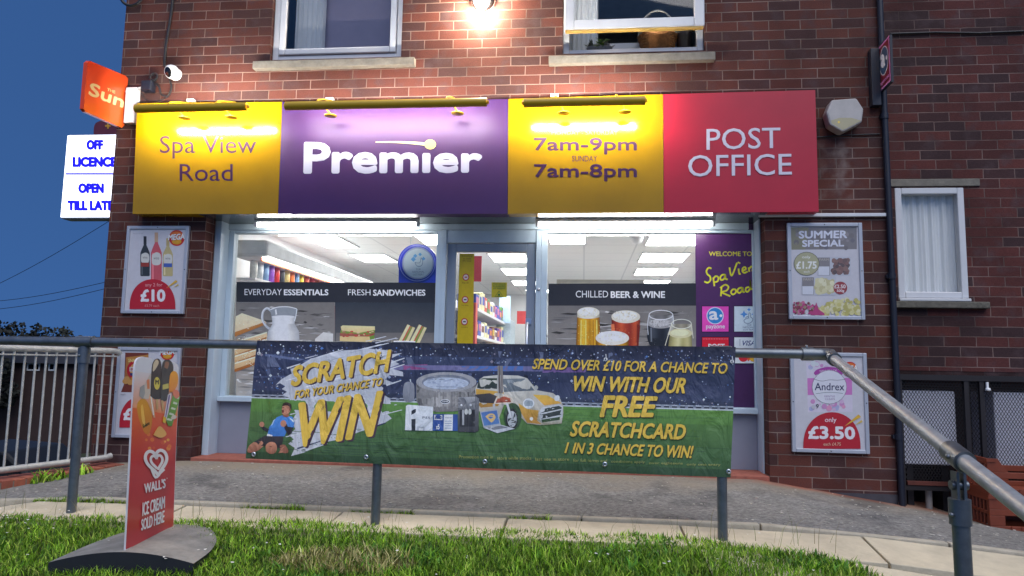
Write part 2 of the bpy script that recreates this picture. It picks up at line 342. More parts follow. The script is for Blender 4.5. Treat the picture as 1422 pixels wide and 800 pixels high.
M_TUBE = emit('fluorescent_tube', (1.0,0.98,0.94), 36.0); M_TUBES = emit('sign_lamp_tube', (1.0,0.96,0.90), 400.0); M_TUBEP = emit('long_sign_lamp_tube', (1.0,0.96,0.93), 190.0); M_PANEL = emit('ceiling_light_diffuser', (0.97,0.99,1.0), 21.0)
M_INW = mat('white_interior_paint', (225,226,226), 0.6, var=0.03); M_TILE = mat('red_quarry_tile', (150,86,70), 0.75, var=0.25, scale=20)
M_CURT = mat('pale_net_curtain', (232,234,232), 0.9, var=0.06, scale=3, stretch=(14,14,0.5)); M_RISER = mat('grey_stall_riser', (134,138,152), 0.5, var=0.05)

# ---------------------------------------------------------------- ground
def gz(x, y):
    def ss(a, b, t): t = min(1, max(0, (t-a)/(b-a))); return t*t*(3-2*t)
    z = 0.43
    if x > 1.2: z -= min(0.35, (x-1.2)*0.15)*(1+max(-1.0, min(0, y))*0.42)
    if x < -2.9: z -= (-2.9-x)*0.06
    if y < 0: z += 0.045*max(y, -1.5)
    if y < -1.5: z -= (0.10+0.2*ss(0.7,1.6,x))*(-1.5-max(y, -6))
    if x < -3.78: z -= 1.6*ss(-3.78, -5.2, x) + max(0, min(2.5, (-5.2-x)*0.05))
    return z
def sheet(name, xs, ys, dz, m, kind='structure', zf=None):
    zf = zf or gz; vs = [(x, y, zf(x, y)+dz) for y in ys for x in xs]; nx = len(xs)
    fs = [(j*nx+i, j*nx+i+1, (j+1)*nx+i+1, (j+1)*nx+i) for j in range(len(ys)-1) for i in range(nx-1)]
    o = MB().add(vs, fs, 0, True).build(name, m, None, recalc=False); tag(o, kind=kind); return o
def asphalt_mat():
    m = mat('worn_asphalt', (117,115,111), 0.9, var=0.16, scale=3.5, bump=0.5, bscale=170); n = m.node_tree; L = n.links; b = n.nodes['Principled BSDF']
    base = b.inputs['Base Color'].links[0].from_socket; geo = n.nodes.new('ShaderNodeNewGeometry')
    g = n.nodes.new('ShaderNodeTexNoise'); g.inputs['Scale'].default_value = 36; g.inputs['Detail'].default_value = 6; g.inputs['Roughness'].default_value = 0.8; L.new(geo.outputs[0], g.inputs['Vector'])
    r = n.nodes.new('ShaderNodeMapRange'); r.inputs[1].default_value = 0.3; r.inputs[2].default_value = 0.7; r.inputs[3].default_value = 0.30; r.inputs[4].default_value = 1.85; L.new(g.outputs['Fac'], r.inputs[0])
    m1 = n.nodes.new('ShaderNodeMix'); m1.data_type = 'RGBA'; m1.blend_type = 'MULTIPLY'; m1.inputs[0].default_value = 1; L.new(base, m1.inputs[6]); L.new(r.outputs[0], m1.inputs[7])
    # tan dust trodden out of the doorway, reddish by the brickwork
    sp = n.nodes.new('ShaderNodeSeparateXYZ'); L.new(geo.outputs[0], sp.inputs[0])
    w = n.nodes.new('ShaderNodeTexNoise'); w.inputs['Scale'].default_value = 2.4; w.inputs['Detail'].default_value = 6; L.new(geo.outputs[0], w.inputs['Vector'])
    a = n.nodes.new('ShaderNodeMath'); a.operation = 'MULTIPLY_ADD'; L.new(w.outputs['Fac'], a.inputs[0]); a.inputs[1].default_value = 1.0; L.new(sp.outputs['Y'], a.inputs[2])
    q = n.nodes.new('ShaderNodeMapRange'); q.inputs[1].default_value = 0.0; q.inputs[2].default_value = 0.45; q.inputs[4].default_value = 0.75; L.new(a.outputs[0], q.inputs[0])
    m2 = n.nodes.new('ShaderNodeMix'); m2.data_type = 'RGBA'; L.new(q.outputs[0], m2.inputs[0]); L.new(m1.outputs[2], m2.inputs[6]); m2.inputs[7].default_value = (*lin((142,128,106)), 1)
    # pale flecks of chippings and litter
    v = n.nodes.new('ShaderNodeTexVoronoi'); v.inputs['Scale'].default_value = 16; L.new(geo.outputs[0], v.inputs['Vector'])
    k = n.nodes.new('ShaderNodeMath'); k.operation = 'LESS_THAN'; k.inputs[1].default_value = 0.085; L.new(v.outputs['Distance'], k.inputs[0])
    kw = n.nodes.new('ShaderNodeSeparateColor'); L.new(v.outputs['Color'], kw.inputs[0])
    k2 = n.nodes.new('ShaderNodeMath'); k2.operation = 'LESS_THAN'; k2.inputs[1].default_value = 0.12; L.new(kw.outputs[0], k2.inputs[0])
    k3 = n.nodes.new('ShaderNodeMath'); k3.operation = 'MULTIPLY'; L.new(k.outputs[0], k3.inputs[0]); L.new(k2.outputs[0], k3.inputs[1])
    m3 = n.nodes.new('ShaderNodeMix'); m3.data_type = 'RGBA'; L.new(k3.outputs[0], m3.inputs[0]); L.new(m2.outputs[2], m3.inputs[6]); m3.inputs[7].default_value = (*lin((205,200,190)), 1)
    # brick-red dust washed off the right pier
    def rng_(sock, a_, b_): t = n.nodes.new('ShaderNodeMapRange'); t.interpolation_type = 'SMOOTHSTEP'; t.inputs[1].default_value = a_; t.inputs[2].default_value = b_; L.new(sock, t.inputs[0]); return t.outputs[0]
    def mul_(p_, q_): t = n.nodes.new('ShaderNodeMath'); t.operation = 'MULTIPLY'; L.new(p_, t.inputs[0]); L.new(q_, t.inputs[1]); return t.outputs[0]
    fd = mul_(mul_(rng_(sp.outputs['Y'], -0.20, -0.02), rng_(sp.outputs['X'], 0.6, 1.25)), rng_(w.outputs['Fac'], 0.25, 0.6))
    m4 = n.nodes.new('ShaderNodeMix'); m4.data_type = 'RGBA'; L.new(fd, m4.inputs[0]); L.new(m3.outputs[2], m4.inputs[6]); m4.inputs[7].default_value = (*lin((150,92,72)), 1)
    # darker worn patches
    m5 = n.nodes.new('ShaderNodeMix'); m5.data_type = 'RGBA'; m5.blend_type = 'MULTIPLY'; wp = n.nodes.new('ShaderNodeTexNoise'); wp.inputs['Scale'].default_value = 1.7; wp.inputs['Detail'].default_value = 7; L.new(geo.outputs[0], wp.inputs['Vector'])
    L.new(rng_(wp.outputs['Fac'], 0.56, 0.66), m5.inputs[0]); L.new(m4.outputs[2], m5.inputs[6]); m5.inputs[7].default_value = (0.62,0.62,0.64,1); m3 = m5
    L.new(m3.outputs[2], b.inputs['Base Color']); return m
def span(a, b, n): return [a+(b-a)*i/n for i in range(n+1)]
xs = [-160,-100,-60,-35,-20,-12,-8,-6.5]+span(-5.8,3.4,46)+[4,5,7,10,20,40,90]
ys = [-60,-30,-15,-9,-7]+span(-6,0.4,32)+[1,2.5,4,7,12,20,35,60,100,160]
M_SOIL = mat('verge_soil', (40,48,22), 0.95, var=0.35, scale=9)
sheet('ground', xs, ys, -0.03, M_SOIL)
KY = lambda x: -1.24 - 0.0*x
ax = [-3.78]+span(-3.6,3.4,35)+[4,5,7,10]
vs = []; fs = []; rows = 14
for j in range(rows+1):
    for x in ax:
        y = KY(x) + (0.44-KY(x))*j/rows; vs.append((x, y, gz(x, y)+0.004))
nx = len(ax)
for j in range(rows):
    for i in range(nx-1): fs.append((j*nx+i, j*nx+i+1, (j+1)*nx+i+1, (j+1)*nx+i))
tag(MB().add(vs, fs, 0, True).build('forecourt', asphalt_mat(), None, recalc=False), kind='structure')
M_EDGE = mat('concrete_edging', (176,167,148), 0.9, var=0.2, scale=12, bump=0.4); M_SLAB = mat('concrete_paving', (196,184,158), 0.9, var=0.16, scale=6, bump=0.3)
e = MB(); x = -4.6
while x < 6:                             # edging stones, a real step above the asphalt
    x1 = x+0.912; ya, yb = KY(x), KY(x1)
    v8 = [(x,ya-0.05,gz(x,ya)-0.1),(x1,yb-0.05,gz(x1,yb)-0.1),(x1,yb,gz(x1,yb)-0.1),(x,ya,gz(x,ya)-0.1)]
    e.add(v8+[(a,b,c+0.122) for a,b,c in v8], [(4,5,6,7),(0,1,5,4),(2,3,7,6),(1,2,6,5),(3,0,4,7)]); x = x1+0.008
tag(e.build('path_edging', M_EDGE, None, bevel=0.006), kind='structure')
e = MB(); x = -4.9
while x < 6:                             # paving slabs of the narrow path behind the rail
    x1 = x+0.89; ya, yb = KY(x)-0.062, KY(x1)-0.062; w = 0.33
    v8 = [(x,ya-w,gz(x,ya-w)-0.03),(x1,yb-w,gz(x1,yb-w)-0.03),(x1,yb,gz(x1,yb)-0.03),(x,ya,gz(x,ya)-0.03)]
    t = random.uniform(0.036, 0.042)
    e.add(v8+[(a,b,c+t) for a,b,c in v8], [(4,5,6,7),(0,1,5,4),(2,3,7,6),(1,2,6,5),(3,0,4,7)]); x = x1+0.012
tag(e.build('path', M_SLAB, None, bevel=0.004), kind='structure')

v_ = []; f_ = []; gx_, gy_ = span(0.55,4.2,14), span(-3.6,-1.69,10)
for y in gy_:
    for x in gx_: v_.append((x,y,gz(x,y)+0.012))
f_ = [(j*15+i,j*15+i+1,(j+1)*15+i+1,(j+1)*15+i) for j in range(10) for i in range(14)]
tag(MB().add(v_,f_,0,True).build('pavement', M_SLAB, None, recalc=False), kind='structure')

# ---------------------------------------------------------------- shop building
XL, XR = -3.734, 2.127; SX0, SX1 = -2.93, 1.29; ZB, ZF = 0.2, 2.292; GY = 0.30; REV = 0.14
bld = empty('shop_building', (-0.8, 0, 0.3), 'red brick shop building with lit glazed shopfront and upper windows', 'building')
U1 = (-2.487, -1.425, 3.552, 4.75); U2 = (-0.172, 0.882, 3.54, 4.75)
gxs = sorted({XL, SX0, U1[0], U1[1], U2[0], U2[1], SX1, XR}); gzs = sorted({ZB, ZF, U1[2], U2[2], U1[3], 6.4})
w = MB()
def inside(x, z, b): return b[0] < x < b[1] and b[2] < z < b[3]
for i in range(len(gxs)-1):
    for j in range(len(gzs)-1):
        cx, cz = (gxs[i]+gxs[i+1])/2, (gzs[j]+gzs[j+1])/2
        if inside(cx, cz, (SX0, SX1, ZB, ZF)) or inside(cx, cz, U1) or inside(cx, cz, U2): continue
        w.add([(gxs[i],0,gzs[j]),(gxs[i+1],0,gzs[j]),(gxs[i+1],0,gzs[j+1]),(gxs[i],0,gzs[j+1])], [(0,1,2,3)])
for b, d in ((U1, 0.09), (U2, 0.09), ((SX0, SX1, ZB, ZF), REV)):
    x0, x1, z0, z1 = b
    w.add([(x0,0,z0),(x0,0,z1),(x0,d,z1),(x0,d,z0)], [(0,1,2,3)]); w.add([(x1,0,z0),(x1,0,z1),(x1,d,z1),(x1,d,z0)], [(3,2,1,0)])
    w.add([(x0,0,z1),(x1,0,z1),(x1,d,z1),(x0,d,z1)], [(0,1,2,3)])
    if b[2] > 1: w.add([(x0,0,z0),(x1,0,z0),(x1,d,z0),(x0,d,z0)], [(3,2,1,0)])
w.add([(XL,0,ZB),(XL,0,6.4),(XL,11,6.4),(XL,11,-2)], [(0,1,2,3)]); w.add([(XL,0,ZB),(XL,11,-2),(XL,0,-2)], [(0,1,2)])
w.add([(XR,0,ZB),(XR,0,6.4),(XR,0.43,6.4),(XR,0.43,ZB)], [(3,2,1,0)]); w.add([(XL,0,6.4),(XR,0,6.4),(XR,11,6.4),(XL,11,6.4)], [(0,1,2,3)])
w.add([(XL,11,-2),(XL,11,6.4),(XR,11,6.4),(XR,11,-2)], [(0,1,2,3)])
w.build('wall', BRICK, bld, recalc=False)
B('plinth_course', mat('engineering_brick', (66,64,70), 0.8, var=0.2, scale=20), bld, (1.30,-0.004,0.2), (XR+0.002,0.02,0.36))
# shopfront joinery
B('jamb_lining', M_GREY, bld, (SX0+0.003, REV, 0.43), (SX0+0.055, GY+0.06, ZF), 0.004)
B('jamb_lining', M_GREY, bld, (SX1-0.014, REV-0.02, 0.43), (SX1-0.003, GY+0.06, ZF), 0.003)
B('soffit', mat('grey_soffit_panel', (66,70,76), 0.10, 0.0, var=0.03, spec=0.6), bld, (SX0+0.004, -0.115, ZF-0.006), (SX1-0.004, GY+0.06, ZF+0.03))
B('head_rail', M_GREY, bld, (SX0+0.055, GY-0.05, 2.236), (SX1-0.055, GY+0.05, ZF-0.007), 0.004)
B('doorstep', M_TILE, bld, (SX0+0.004, -0.012, 0.36), (SX1-0.004, GY+0.10, 0.455), 0.006)
DX0, DX1 = -1.075, -0.369
def window_unit(x0, x1, zb, zt, tr=0.045):
    f = MB(); t = 0.045
    f.box((x0,GY-0.035,zb),(x0+t,GY+0.035,zt)).box((x1-tr,GY-0.035,zb),(x1,GY+0.035,zt)).box((x0+t,GY-0.035,zb),(x1-tr,GY+0.035,zb+t)).box((x0+t,GY-0.035,zt-t*0.5),(x1-tr,GY+0.035,zt))
    o = f.build('shop_window', M_GREY, bld, 0.003)
    B('glass', M_GLASS, o, (x0+t,GY-0.003,zb+t), (x1-tr,GY+0.003,zt-t*0.5))
    return o
wl = window_unit(SX0+0.056, -1.157+0.046, 0.86, 2.234); wr = window_unit(-0.282-0.046, SX1-0.015, 0.86, 2.234, 0.012)
for a, b in ((SX0+0.056, -1.112), (-0.327, SX1-0.015)):
    B('stall_riser', M_RISER, bld, (a, GY-0.02, 0.456), (b, GY+0.03, 0.858))
    B('sill_rail', M_GREY, bld, (a, GY-0.075, 0.862), (b, GY-0.037, 0.90), 0.004)
f = MB()
for a, b in ((-1.110, DX0), (DX1, -0.329)): f.box((a, GY-0.05, 0.456), (b, GY+0.05, 2.234))
f.box((DX0, GY-0.04, 2.135), (DX1, GY+0.04, 2.234)); f.build('door_frame', M_GREY, bld, 0.004)
d = MB(); t = 0.075
d.box((DX0+0.005,GY-0.025,0.46),(DX0+t,GY+0.025,2.13)).box((DX1-t,GY-0.025,0.46),(DX1-0.005,GY+0.025,2.13)).box((DX0+t,GY-0.025,0.46),(DX1-t,GY+0.025,0.62)).box((DX0+t,GY-0.025,2.065),(DX1-t,GY+0.025,2.13))
door = d.build('door', M_GREYD, bld, 0.004)
B('door_glass', M_GLASS, door, (DX0+t,GY-0.003,0.62), (DX1-t,GY+0.003,2.065))
h = MB(); h.tube([(DX1-0.06,GY-0.03,1.02),(DX1-0.06,GY-0.07,1.03),(DX1-0.06,GY-0.07,1.50),(DX1-0.06,GY-0.03,1.51)], 0.012).box((DX1-0.075,GY-0.04,1.50),(DX1-0.03,GY-0.026,1.545))
h.build('handle', M_ALU, door)
p = at(748, 402, GY-0.05)
MB().lathe((p.x, GY-0.05, p.z), [(0,0.008),(0.011,0.007),(0.013,0)], 14, axis=(0,-1,0)).build('lock', M_ALU, bld)

# upper windows
def upper(b, name):
    x0, x1, z0, z1 = b; t = 0.05; y = 0.075
    f = MB(); f.box((x0,y-0.03,z0),(x0+t,y+0.03,z1)).box((x1-t,y-0.03,z0),(x1,y+0.03,z1)).box((x0+t,y-0.03,z0),(x1-t,y+0.03,z0+t)).box((x0+t,y-0.03,z1-t),(x1-t,y+0.03,z1))
    return f.build(name, M_PVC, bld, 0.006)
M_ROOM = mat('dim_room_paint', (170,168,172), 0.9); M_BLIND = mat('mauve_roller_blind', (158,148,168), 0.55, var=0.05)
for k, b in enumerate((U1, U2)):
    x0, x1, z0, z1 = b; o = upper(b, 'upper_window')
    r = MB(); r.box((x0-0.3,0.13,z0-0.02),(x1+0.3,2.6,z1+0.2), 0, 'xXYzZ'); r.build('room', M_ROOM, o, recalc=False)
    s = MB(); a, c = 0.055, 0.05
    if k == 0:
        s.box((x0+a,0.03,z0+a),(x0+a+c,0.07,z1)).box((x1-a-c,0.03,z0+a),(x1-a,0.07,z1)).box((x0+a+c,0.03,z0+a),(x1-a-c,0.07,z0+a+c))
        sh = s.build('sash', M_PVC, o, 0.008); B('glass', M_PANE, sh, (x0+a+c,0.047,z0+a+c), (x1-a-c,0.053,z1))
        cu = (x0+0.11, x0+0.36)
    else:                                # top-hung sash, pushed open at the bottom
        zb = z0+0.155; s.box((x0+0.01,-0.075,zb),(x0+0.085,-0.025,z1)).box((x1-0.085,-0.075,zb),(x1-0.01,-0.025,z1)).box((x0+0.085,-0.075,zb),(x1-0.085,-0.025,zb+0.075))
        sh = s.build('sash', M_PVC, o, 0.008); B('glass', M_PANE, sh, (x0+0.085,-0.053,zb+0.075), (x1-0.085,-0.047,z1)); cu = (x0+0.05, x0+0.27)
        B('seal', mat('brass_drip_seal', (196,160,84), 0.5), sh, (x0+0.02,-0.07,zb-0.012), (x1-0.02,-0.03,zb-0.001))
    if k == 0: B('blind', M_BLIND, o, (x0+0.3,0.255,z0+0.03), (x1-0.05,0.262,z1))
    v = []; n = 26
    for i in range(n+1):
        xx = cu[0]+(cu[1]-cu[0])*i/n; yy = 0.20+0.018*math.sin(i*1.5)
        v += [(xx,yy,z0+0.03),(xx,yy,z1)]
    MB().add(v, [(2*i,2*i+2,2*i+3,2*i+1) for i in range(n)], 0, True).build('curtain', M_CURT, o)
for x0, x1, z in ((-2.60,-1.305,3.462), (-0.275,0.950,3.442)):
    B('window_sill', M_STONE, bld, (x0,-0.055,z), (x1,0.05,z+0.062), 0.006)

# shop interior
IX0, IX1, IY1, IZ0, IZ1 = -3.5, 2.05, 9.0, 0.45, 2.58
i_ = MB(); i_.box((IX0,GY+0.07,IZ0),(IX1,IY1,IZ1), 0, 'xXY'); i_.add([(IX0,GY+0.071,IZ0),(SX0+0.06,GY+0.071,IZ0),(SX0+0.06,GY+0.071,IZ1),(IX0,GY+0.071,IZ1)],[(0,1,2,3)])
i_.add([(SX1-0.06,GY+0.071,IZ0),(IX1,GY+0.071,IZ0),(IX1,GY+0.071,IZ1),(SX1-0.06,GY+0.071,IZ1)],[(0,1,2,3)]).add([(SX0,GY+0.07,ZF-0.05),(SX1,GY+0.07,ZF-0.05),(SX1,GY+0.07,IZ1),(SX0,GY+0.07,IZ1)],[(0,1,2,3)])
i_.build('interior_wall', M_INW, bld, recalc=False)
MB().add([(IX0,GY+0.07,IZ0),(IX1,GY+0.07,IZ0),(IX1,IY1,IZ0),(IX0,IY1,IZ0)],[(0,1,2,3)]).build('interior_floor', mat('shop_floor_tiles', (150,148,146), 0.3, var=0.1), bld)
def ceil_mat():
    m = mat('ceiling_tiles', (214,214,212), 0.8, var=0.03); n = m.node_tree; b = n.nodes['Principled BSDF']; g = n.nodes.new('ShaderNodeNewGeometry')
    t = n.nodes.new('ShaderNodeTexBrick'); t.offset = 0; t.inputs['Scale'].default_value = 1; t.inputs['Brick Width'].default_value = 0.6; t.inputs['Row Height'].default_value = 0.6
    t.inputs['Mortar Size'].default_value = 0.01; t.inputs['Color1'].default_value = t.inputs['Color2'].default_value = (*lin((232,231,228)),1); t.inputs['Mortar'].default_value = (*lin((206,206,205)),1)
    n.links.new(g.outputs[0], t.inputs[0]); n.links.new(t.outputs[0], b.inputs['Base Color']); return m
MB().add([(IX0,GY+0.07,IZ1),(IX1,GY+0.07,IZ1),(IX1,IY1,IZ1),(IX0,IY1,IZ1)],[(0,1,2,3)]).build('interior_ceiling', ceil_mat(), bld)

# ---------------------------------------------------------------- brick wing on the right, set back
WY = 0.42
wing = empty('brick_wing', (4.5, WY, 0.2), 'set back plain red brick wing with one small curtained window', 'building')
wx0, wx1, wz0, wz1 = 2.363, 2.862, 1.742, 2.588
g1 = [XR, wx0, wx1, 9.0]; g2 = [1.20, wz0, wz1, 7.0]; w = MB()
for i in range(3):
    for j in range(3):
        if i == 1 and j == 1: continue
        w.add([(g1[i],WY,g2[j]),(g1[i+1],WY,g2[j]),(g1[i+1],WY,g2[j+1]),(g1[i],WY,g2[j+1])],[(0,1,2,3)])
w.box((wx0,WY,wz0),(wx1,WY+0.1,wz1),0,'xXzZ'); w.box((9,WY,-0.3),(9.01,11,7),0,'X')
w.build('wall', BRICK2, wing, recalc=False)
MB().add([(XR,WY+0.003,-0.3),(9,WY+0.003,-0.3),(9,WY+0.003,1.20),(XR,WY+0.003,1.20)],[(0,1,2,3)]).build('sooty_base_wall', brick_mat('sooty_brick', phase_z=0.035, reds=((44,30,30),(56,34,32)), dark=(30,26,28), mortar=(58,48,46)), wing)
f = MB(); t = 0.048; y = WY+0.03
f.box((wx0,y-0.035,wz0),(wx0+t,y+0.03,wz1)).box((wx1-t,y-0.035,wz0),(wx1,y+0.03,wz1)).box((wx0+t,y-0.035,wz0),(wx1-t,y+0.03,wz0+t)).box((wx0+t,y-0.035,wz1-t),(wx1-t,y+0.03,wz1))
wf = f.build('window', M_PVC, wing, 0.006); B('glass', glass('clear_window_pane', (0.99,0.99,0.99), 0.02, 0.35), wf, (wx0+t,y-0.003,wz0+t), (wx1-t,y+0.003,wz1-t))
B('cill', M_PVC, wf, (wx0-0.004,y-0.06,wz0-0.024), (wx1+0.004,y,wz0-0.003), 0.004)
MB().box((wx0-0.3,WY+0.11,wz0-0.2),(wx1+0.3,WY+1.6,wz1+0.3),0,'xXYzZ').build('room', mat('pale_room_paint', (190,188,180), 0.9), wf, recalc=False)
v = []; n = 60
for i in range(n+1):
    xx = wx0+0.03+(wx1-wx0-0.06)*i/n; v += [(xx-0.03*0.0,WY+0.085+0.012*math.sin(i*0.62)+0.008*math.sin(i*1.7),wz0+0.01),(xx,WY+0.085+0.012*math.sin(i*0.62)+0.008*math.sin(i*1.7),wz1-0.01)]
MB().add(v, [(2*i,2*i+2,2*i+3,2*i+1) for i in range(n)], 0, True).build('curtain', M_CURT, wf)
B('lintel', M_STONE, wing, (2.315,WY-0.012,2.598), (2.978,WY+0.05,2.655), 0.004)
B('window_sill', mat('mossy_stone_sill', (98,94,84), 0.9, var=0.45, scale=22, bump=0.4), wing, (2.30,WY-0.05,1.665), (2.985,WY+0.05,1.714), 0.006)
# ---------------------------------------------------------------- fascia sign
FY = -0.12; NY = Vector((0,-1,0))
fas = empty('shop_fascia', (-0.9, -0.06, ZF), 'long shop fascia board of four panels, yellow, purple, yellow and red', 'fascia sign')
def fpanel(quad, col, rough, lab, texts, mt):
    p = [at(x, y, FY) for x, y in quad]
    m = mat('fascia_'+lab.split()[0], col, rough, 0, var=0.09, scale=2.2, spec=0.42 if rough > 0.4 else 0.5)
    o = MB().prism(p, (0, 0.117, 0)).build('fascia_panel', m, fas); tag(o, lab)
    A = Art((0,FY,0), NY); A.step = 0.0008; texts(A); A.build('lettering', mt, o); return o
n0 = INK_CLOTH.node_tree; b0 = n0.nodes['Principled BSDF']; t0_ = n0.nodes.new('ShaderNodeTexCoord'); m0 = n0.nodes.new('ShaderNodeMapping'); m0.inputs['Scale'].default_value = (3.2,1,1.3); m0.inputs['Rotation'].default_value = (0,0.5,0)
w0 = n0.nodes.new('ShaderNodeTexNoise'); w0.inputs['Scale'].default_value = 3.0; w0.inputs['Detail'].default_value = 4; w0.inputs['Distortion'].default_value = 1.2; p0_ = n0.nodes.new('ShaderNodeBump'); p0_.inputs['Strength'].default_value = 0.8; p0_.inputs['Distance'].default_value = 0.035
n0.links.new(t0_.outputs['Object'], m0.inputs[0]); n0.links.new(m0.outputs[0], w0.inputs['Vector']); n0.links.new(w0.outputs['Fac'], p0_.inputs['Height']); n0.links.new(p0_.outputs[0], b0.inputs['Normal'])
PUR = (64,30,62)
def t1(A):
    A.zoom(0,0,2.5); A.text('Spa View', ((555,472),(890,551)), PUR, -0.012); A.text('Road', ((624,570),(808,629)), PUR, -0.012)
def t2(A):
    A.zoom(350,0,2.5); wh = (226,222,232)
    A.text('Prem\u0131er', [(181,493),(800,505),(799,601),(178,605)], wh, 0.05)
    A.stroke([(430,494),(500,494),(560,497),(612,502)], 9, (236,220,150), 4, taper=lambda t: 0.35+0.9*t)
    A.poly(ell(619,502,20,17), (240,222,120))
def t3(A):
    A.zoom(700,0,2.5); A.text('MONDAY - SATURDAY', ((165,453),(395,468)), (90,60,30), 0.0)
    A.text('7am-9pm', ((104,478),(461,537)), PUR, 0.022); A.text('SUNDAY', ((236,541),(323,561)), PUR, 0.0); A.text('7am-8pm', ((104,570),(461,630)), PUR, 0.022)
def t4(A):
    wh = (215,208,218); A.text('POST', [(981,179),(1083.5,177),(1084,206),(981,208.5)], wh, 0.004); A.text('OFFICE', [(955.5,216),(1099,213.5),(1099.5,243),(955.5,246)], wh, 0.004)
fpanel([(190.5,143.5),(391.7,141.6),(385.7,297.3),(184,297)], (166,126,3), 0.15, 'yellow panel with the shop name in thin purple letters', t1, INK_SIGN)
fpanel([(392.2,141.6),(705.5,137.6),(704.6,297),(386.3,297.3)], (64,32,88), 0.5, 'purple panel with bold white lettering and a matchstick', t2, INK_SIGN)
fpanel([(706,137.4),(920.7,131),(921.6,295.6),(705.2,297)], (166,126,3), 0.15, 'yellow panel with opening hours', t3, INK_SIGN)
fpanel([(921.2,131),(1132,125),(1137,294),(922,295.6)], (176,28,48), 0.35, 'red panel with white capitals', t4, INK_SIGN)
# trough lights over the fascia: a tube in a shield, open towards the board
def trough(xa, xb, z, y, label, arms, tube=None):
    e = empty('fascia_lamp', ((xa+xb)/2, y, z), label, 'sign lamp', 'trough lamps above the fascia')
    n = 14; c0 = R(-17); prof = []
    for k in range(n+1):
        a = R(66) + R(360-66-46)*k/n; prof.append((math.cos(a), math.sin(a)))
    v = []; r0, r1 = 0.031, 0.027
    for x in (xa, xb): v += [(x, y+r0*c, z+r0*s) for c, s in prof] + [(x, y+r1*c, z+r1*s) for c, s in prof]
    m = n+1; f = []
    for k in range(n): f += [(k,k+1,2*m+k+1,2*m+k),(m+k+1,m+k,3*m+k,3*m+k+1)]
    f += [(0,2*m,3*m,m),(n,m+n,3*m+n,2*m+n)]
    b = MB().add(v, f, 0, True)
    b.lathe((xa,y,z), [(0.001,-0.014),(0.014,-0.012),(0.017,0.0),(0.017,0.012)], 18, axis=(1,0,0)).lathe((xb,y,z), [(0.001,0.014),(0.014,0.012),(0.017,0.0),(0.017,-0.012)], 18, axis=(1,0,0))
    b.build('housing', M_YELP, e, recalc=False)
    ta, tb = tube or (xa+0.03, xb-0.03)
    MB().tube([(ta,y,z),(tb,y,z)], 0.0125, 12).build('tube', M_TUBEP if xb-xa > 1 else M_TUBES, e)
    for x in arms:
        a = MB().tube([(x,y,z+0.03),(x,y+0.03,z+0.055),(x,y+0.14,z+0.10),(x,FY+0.02,z+0.145),(x,FY+0.05,z+0.148),(x,FY+0.06,z+0.12)], 0.006, 8)
        a.lathe((x+0.06,y+0.13,z-0.03), [(0,0.012),(0.012,0.010),(0.02,0.004),(0.046,0.001),(0.046,-0.003),(0,-0.004)], 18).tube([(x+0.06,y+0.13,z-0.02),(x+0.03,y+0.05,z+0.02),(x,y,z+0.031)], 0.005, 6)
        a.build('arm', M_YELP, e)
ty = -0.385
trough(-3.315, -2.452, 3.028, ty, 'yellow trough lamp over the left yellow panel with the shop name', (-3.07,-2.70))
trough(-2.160, -0.688, 3.026, ty, 'long yellow trough lamp above the purple panel', (-1.93,-0.98))
trough(-0.428, 0.411, 3.015, ty, 'yellow trough lamp above the opening hours panel', (-0.21,0.22))
for px, py in ((265,140),(458,138),(770,133)):
    p = at(px, py, -0.03); c = MB().box((p.x-0.03,-0.045,p.z-0.012),(p.x+0.03,-0.002,p.z+0.012)).build('cable_box', M_WHITE, None, 0.004)
    tag(c, {265:'small white junction box above the left yellow panel',458:'small white junction box above the purple panel',770:'small white junction box above the opening hours panel'}[px], 'junction box', 'small junction boxes on top of the fascia')
# two fluorescent battens under the fascia
for xa, xb, lab in ((-2.557,-1.286,'lit fluorescent batten over the left shop window'),(-0.343,0.938,'lit fluorescent batten over the right shop window')):
    e = empty('batten_light', ((xa+xb)/2, 0.10, 2.25), lab, 'strip light', 'strip lights under the fascia')
    B('batten', M_WHITE, e, (xa-0.02,0.076,2.2640), (xb+0.02,0.124,2.2855), 0.002)
    MB().tube([(xa,0.10,2.246),(xb,0.10,2.246)], 0.0155, 12).build('tube', M_TUBE, e)
    for x, s in ((xa,-1),(xb,1)): B('end_cap', M_WHITE, e, (min(x,x+s*0.025),0.085,2.232), (max(x,x+s*0.025),0.117,2.277), 0.003)
# bulkhead floodlight high on the wall
fl = empty('flood_light', (-0.79, 0, 3.86), 'round lit flood light high on the brick wall between upper windows', 'lamp')
MB().lathe((-0.79,-0.002,3.985), [(0,0.075),(0.06,0.07),(0.085,0.05),(0.09,0.0)], 24, axis=(0,-1,0)).build('housing', M_BLACK, fl)
MB().lathe((-0.79,-0.085,3.93), [(0.001,-0.055),(0.035,-0.045),(0.055,-0.01),(0.055,0.02),(0.03,0.05),(0.001,0.055)], 20).build('diffuser', emit('lit_lamp_glass', (1.0,0.82,0.62), 1050.0), fl)

